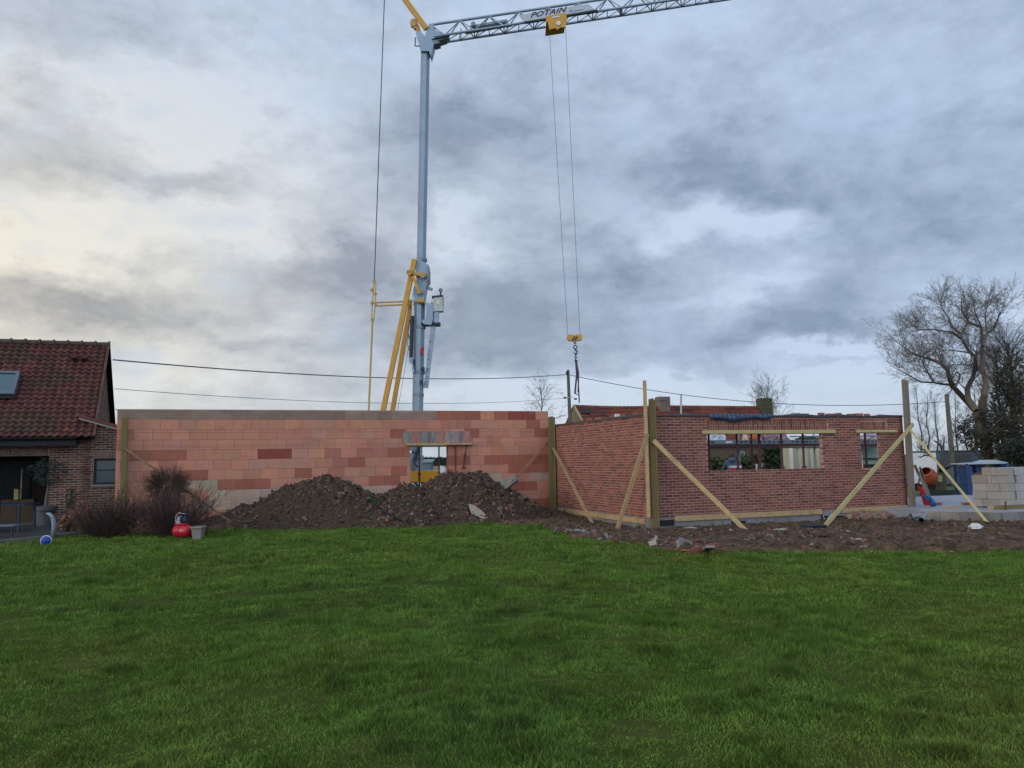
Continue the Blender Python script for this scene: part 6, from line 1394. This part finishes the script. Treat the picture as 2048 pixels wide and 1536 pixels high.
def limb(m, pts, r0, r1, Yd, col, kids=5, lvl=1, L=1.9, z0=0, sprl=.75):
    P = [D(x, y, Yd+1.3*math.sin(i*.8+pts[0][0])) for i, (x, y) in enumerate(pts)]; n = len(P); rad = [r0+(r1-r0)*i/(n-1) for i in range(n)]; acc = []
    m.col = jit(col, .1); m.tube(P, rad, 7, False)
    for i in range(1, n):
        t = (P[i]-P[i-1]).normalized(); k = kids if i > n*.35 else int(kids*.4)
        for _ in range(k):
            q = P[i-1].lerp(P[i], random.random()); a = V((random.gauss(0, 1), random.gauss(0, .8), random.gauss(.25, .8))); a = (a-t*a.dot(t)).normalized(); s = random.uniform(.5, .95)
            mid(m, acc, q, t*math.cos(s)+a*math.sin(s)+V((0, 0, .15)), L*random.uniform(.5, 1.1)*(1-.25*i/n), max(.016, rad[i]*.30), lvl, col, sprl=sprl)
    t = (P[-1]-P[-2]).normalized(); mid(m, acc, P[-1], t, L*.8, r1, lvl, col, sprl=sprl); flush(m, acc)
def bigtree():
    Yd = 50; b = D(1976, 930, Yd); root = thing('big_bare_tree', 'large spreading bare tree with curved limbs above the site cabin', 'tree', (b.x, b.y, -.6))
    m = MB(); m.col = TC; m.tube([V((b.x, b.y, -.6)), D(1972, 880, Yd), D(1962, 850, Yd), D(1953, 824, Yd)], [.40, .34, .32, .28], 10, False)
    m.tube([D(1962, 850, Yd), D(1966, 800, Yd)], [.3, .24], 8, False); m.build('trunk', m_twig, root)
    m = MB()
    L = [([(1955, 826), (1932, 801), (1909, 776), (1899, 759), (1895, 740), (1880, 726), (1857, 717), (1840, 713), (1817, 701), (1799, 688)], .22, .03),
         ([(1905, 770), (1884, 768), (1867, 765), (1842, 764), (1811, 747), (1790, 736)], .10, .02), ([(1867, 765), (1857, 747), (1847, 730), (1842, 717)], .07, .02), ([(1909, 776), (1917, 762), (1920, 748), (1913, 744), (1905, 757)], .08, .04),
         ([(1953, 822), (1936, 797), (1934, 778), (1945, 757), (1951, 734), (1951, 713), (1938, 703), (1926, 680), (1922, 667), (1935, 648)], .22, .05), ([(1926, 680), (1905, 665), (1892, 663), (1870, 659), (1842, 659), (1826, 663)], .09, .02),
         ([(1922, 667), (1905, 655), (1899, 640), (1887, 620), (1880, 606)], .08, .02), ([(1938, 705), (1915, 702), (1895, 700), (1870, 706)], .06, .015), ([(1964, 815), (1969, 788), (1972, 763), (1965, 736), (1965, 692), (1963, 655), (1938, 645), (1924, 624), (1922, 604)], .24, .03),
         ([(1965, 692), (1974, 667), (1970, 630), (1974, 612)], .11, .02), ([(1974, 667), (1988, 657), (1999, 630), (2007, 612)], .09, .02), ([(1963, 655), (1950, 625), (1948, 606)], .06, .02), ([(1951, 734), (1925, 728), (1905, 730)], .05, .015)]
    for pts, r0_, r1_ in L: limb(m, pts, r0_*.9, r1_*.8, Yd, TC, 4, 1, 1.6)
    m.build('crown', m_twig, root)
bigtree()
def small_tree(name, px, ybase, ytop, Yd, spreadpx, label, lvl=4, col=TC, r=.12, kids=5, up=.08, spread=.55, group=None, zg=-.5, shr=.60, forks=1, nb=9):
    b = D(px, ybase, Yd); T = D(px, ytop, Yd); h = T.z-zg; root = thing(name, label, 'tree', (b.x, b.y, zg), group); B = V((b.x, b.y, zg)); m = MB(); m.col = col
    tp = [B]; n = 6
    for i in range(1, n+1): tp.append(B+V((random.gauss(0, .04)*h*.3, random.gauss(0, .03)*h*.3, h*.86*i/n)))
    rad = [r*(1-.85*i/n) for i in range(n+1)]; m.tube(tp, rad, 7, False); m.build('trunk', m_twig, root)
    m = MB(); sp = spreadpx*Yd/FPX; acc = []
    for i in range(nb*2):
        f = .28+.70*i/(nb*2); q = tp[min(n-1, int(f*n))].lerp(tp[min(n, int(f*n)+1)], f*n-int(f*n)); an = random.uniform(0, 6.28); up_ = .5+.9*f; d = V((math.cos(an), math.sin(an), up_)); L_ = sp*(1.15-.75*abs(f-.45))*random.uniform(.6, 1.0)
        mid(m, acc, q, d, L_, max(.015, r*.30*(1-f*.6)), 1, col, up, kids, spread, min(1.1, sp*.45))
    flush(m, acc); m.build('crown', m_twig, root); return root
small_tree('birch_tree', 1086, 900, 744, 58, 48, 'bare birch with fine drooping twigs behind the end of block wall', 4, (.12, .10, .09), .13, 4, -.10, .6, zg=-.4, nb=10)
small_tree('round_bare_tree', 1540, 900, 768, 76, 52, 'bare tree showing above the ridge behind the mossy chimney', 4, (.11, .095, .07), .2, 4, .06, .5, zg=-.4, nb=10)
for i, (x, yt, Yd, s, lb) in enumerate(((1842, 745, 58, 18, 'thin upright bare tree close to the weathered post'), (1858, 760, 60, 18, 'thin upright bare tree second right of the weathered post'), (1876, 770, 57, 20, 'thin upright bare tree left of the grey pole'), (1916, 775, 61, 22, 'thin upright bare tree just right of the grey pole'), (1935, 790, 56, 20, 'low bare tree under the big curved limb'))):
    small_tree('thin_bare_tree', x, 900, yt, Yd, s, lb, 4, (.10, .085, .065), .09, 4, .18, .45, 'thin bare trees', -.5, nb=9)
small_tree('dark_bare_tree', 2035, 900, 640, 54, 62, 'dense dark bare tree at the right edge of the picture', 4, (.075, .06, .045), .3, 5, .06, .55, zg=-.5, nb=26)
small_tree('dark_bare_tree', 2005, 900, 655, 60, 45, 'bare tree between the big tree and the right edge', 4, (.075, .06, .045), .22, 5, .08, .5, zg=-.5, nb=20)
random.seed(13)
def ivy(px, py, rx, ry, Yd, n, label, cols, size=.19):
    c = D(px, py, Yd); k = Yd/FPX; root = thing('ivy_thicket', label, 'thicket', (c.x, c.y, -.5)); m = MB(); leaves(m, c, (rx*k, 1.8, ry*k), n, size, cols, .6); m.build('foliage', m_leaf, root)
    m = MB(); m.col = TC; m.tube([V((c.x, c.y, -.5)), c], [.15, .08], 6, False)
    for _ in range(26): 
        an = random.uniform(0, 6.28); grow(m, V((c.x+random.uniform(-rx, rx)*k*.7, c.y, random.uniform(0, c.z))), V((math.cos(an)*.6, math.sin(an)*.4, 1)), ry*k*.9, .03, 2, .5, .06, 4, 4, .2, .6, .009, None, (.055, .045, .03))
    m.build('stems', m_twig, root)
ivy(2030, 800, 40, 110, 50.5, 5200, 'dark ivy covered thicket at the right edge above the blocks', [(.034, .034, .016), (.045, .040, .022), (.055, .042, .028)])
ivy(1995, 865, 52, 48, 49, 4200, 'brown green thicket behind the blue rack', [(.035, .034, .018), (.028, .030, .014), (.045, .036, .022)])
ivy(1950, 862, 34, 34, 53.5, 2200, 'low brownish thicket just above the cabin roof', [(.04, .034, .022), (.03, .028, .018)])
ivy(2040, 905, 30, 30, 46, 3500, 'very dark evergreen bush behind the stacked blocks', [(.012, .02, .010), (.016, .024, .012)])
hedge('conifer_hedge', V((D(1880, 900, 56).x, 56, -.5)), V((D(1972, 900, 56).x, 56.5, -.5)), 2.6, 1.0, 2500, [(.016, .03, .016), (.02, .034, .018)], 'dark hedge line showing just over the cabin roof')
# pruned fruit tree in front of the cabin
B = G(1882, 981, -.15); Yd = B.y; root = thing('pruned_fruit_tree', 'small pruned fruit tree with crooked branches in front of the cabin', 'tree', tuple(B)); m = MB(); m.col = (.085, .075, .045)
m.tube([B, D(1883, 955, Yd), D(1884, 940, Yd)], [.26, .21, .20], 9, False); m.build('trunk', m_twig, root)
m = MB(); random.seed(5); fc = (.055, .048, .035)
for pts, r0_ in (([(1884, 942), (1886, 920), (1886, 900), (1888, 882)], .15), ([(1884, 938), (1896, 915), (1905, 900), (1910, 893)], .09), ([(1882, 935), (1875, 922), (1862, 912), (1850, 900), (1838, 896)], .09), ([(1888, 940), (1900, 933), (1910, 929)], .05), ([(1886, 905), (1880, 890), (1870, 882)], .06), ([(1862, 912), (1850, 910), (1842, 914)], .04)):
    limb(m, pts, r0_, .03, Yd, fc, 2, 0, .7, sprl=.4)
m.build('crown', m_twig, root)
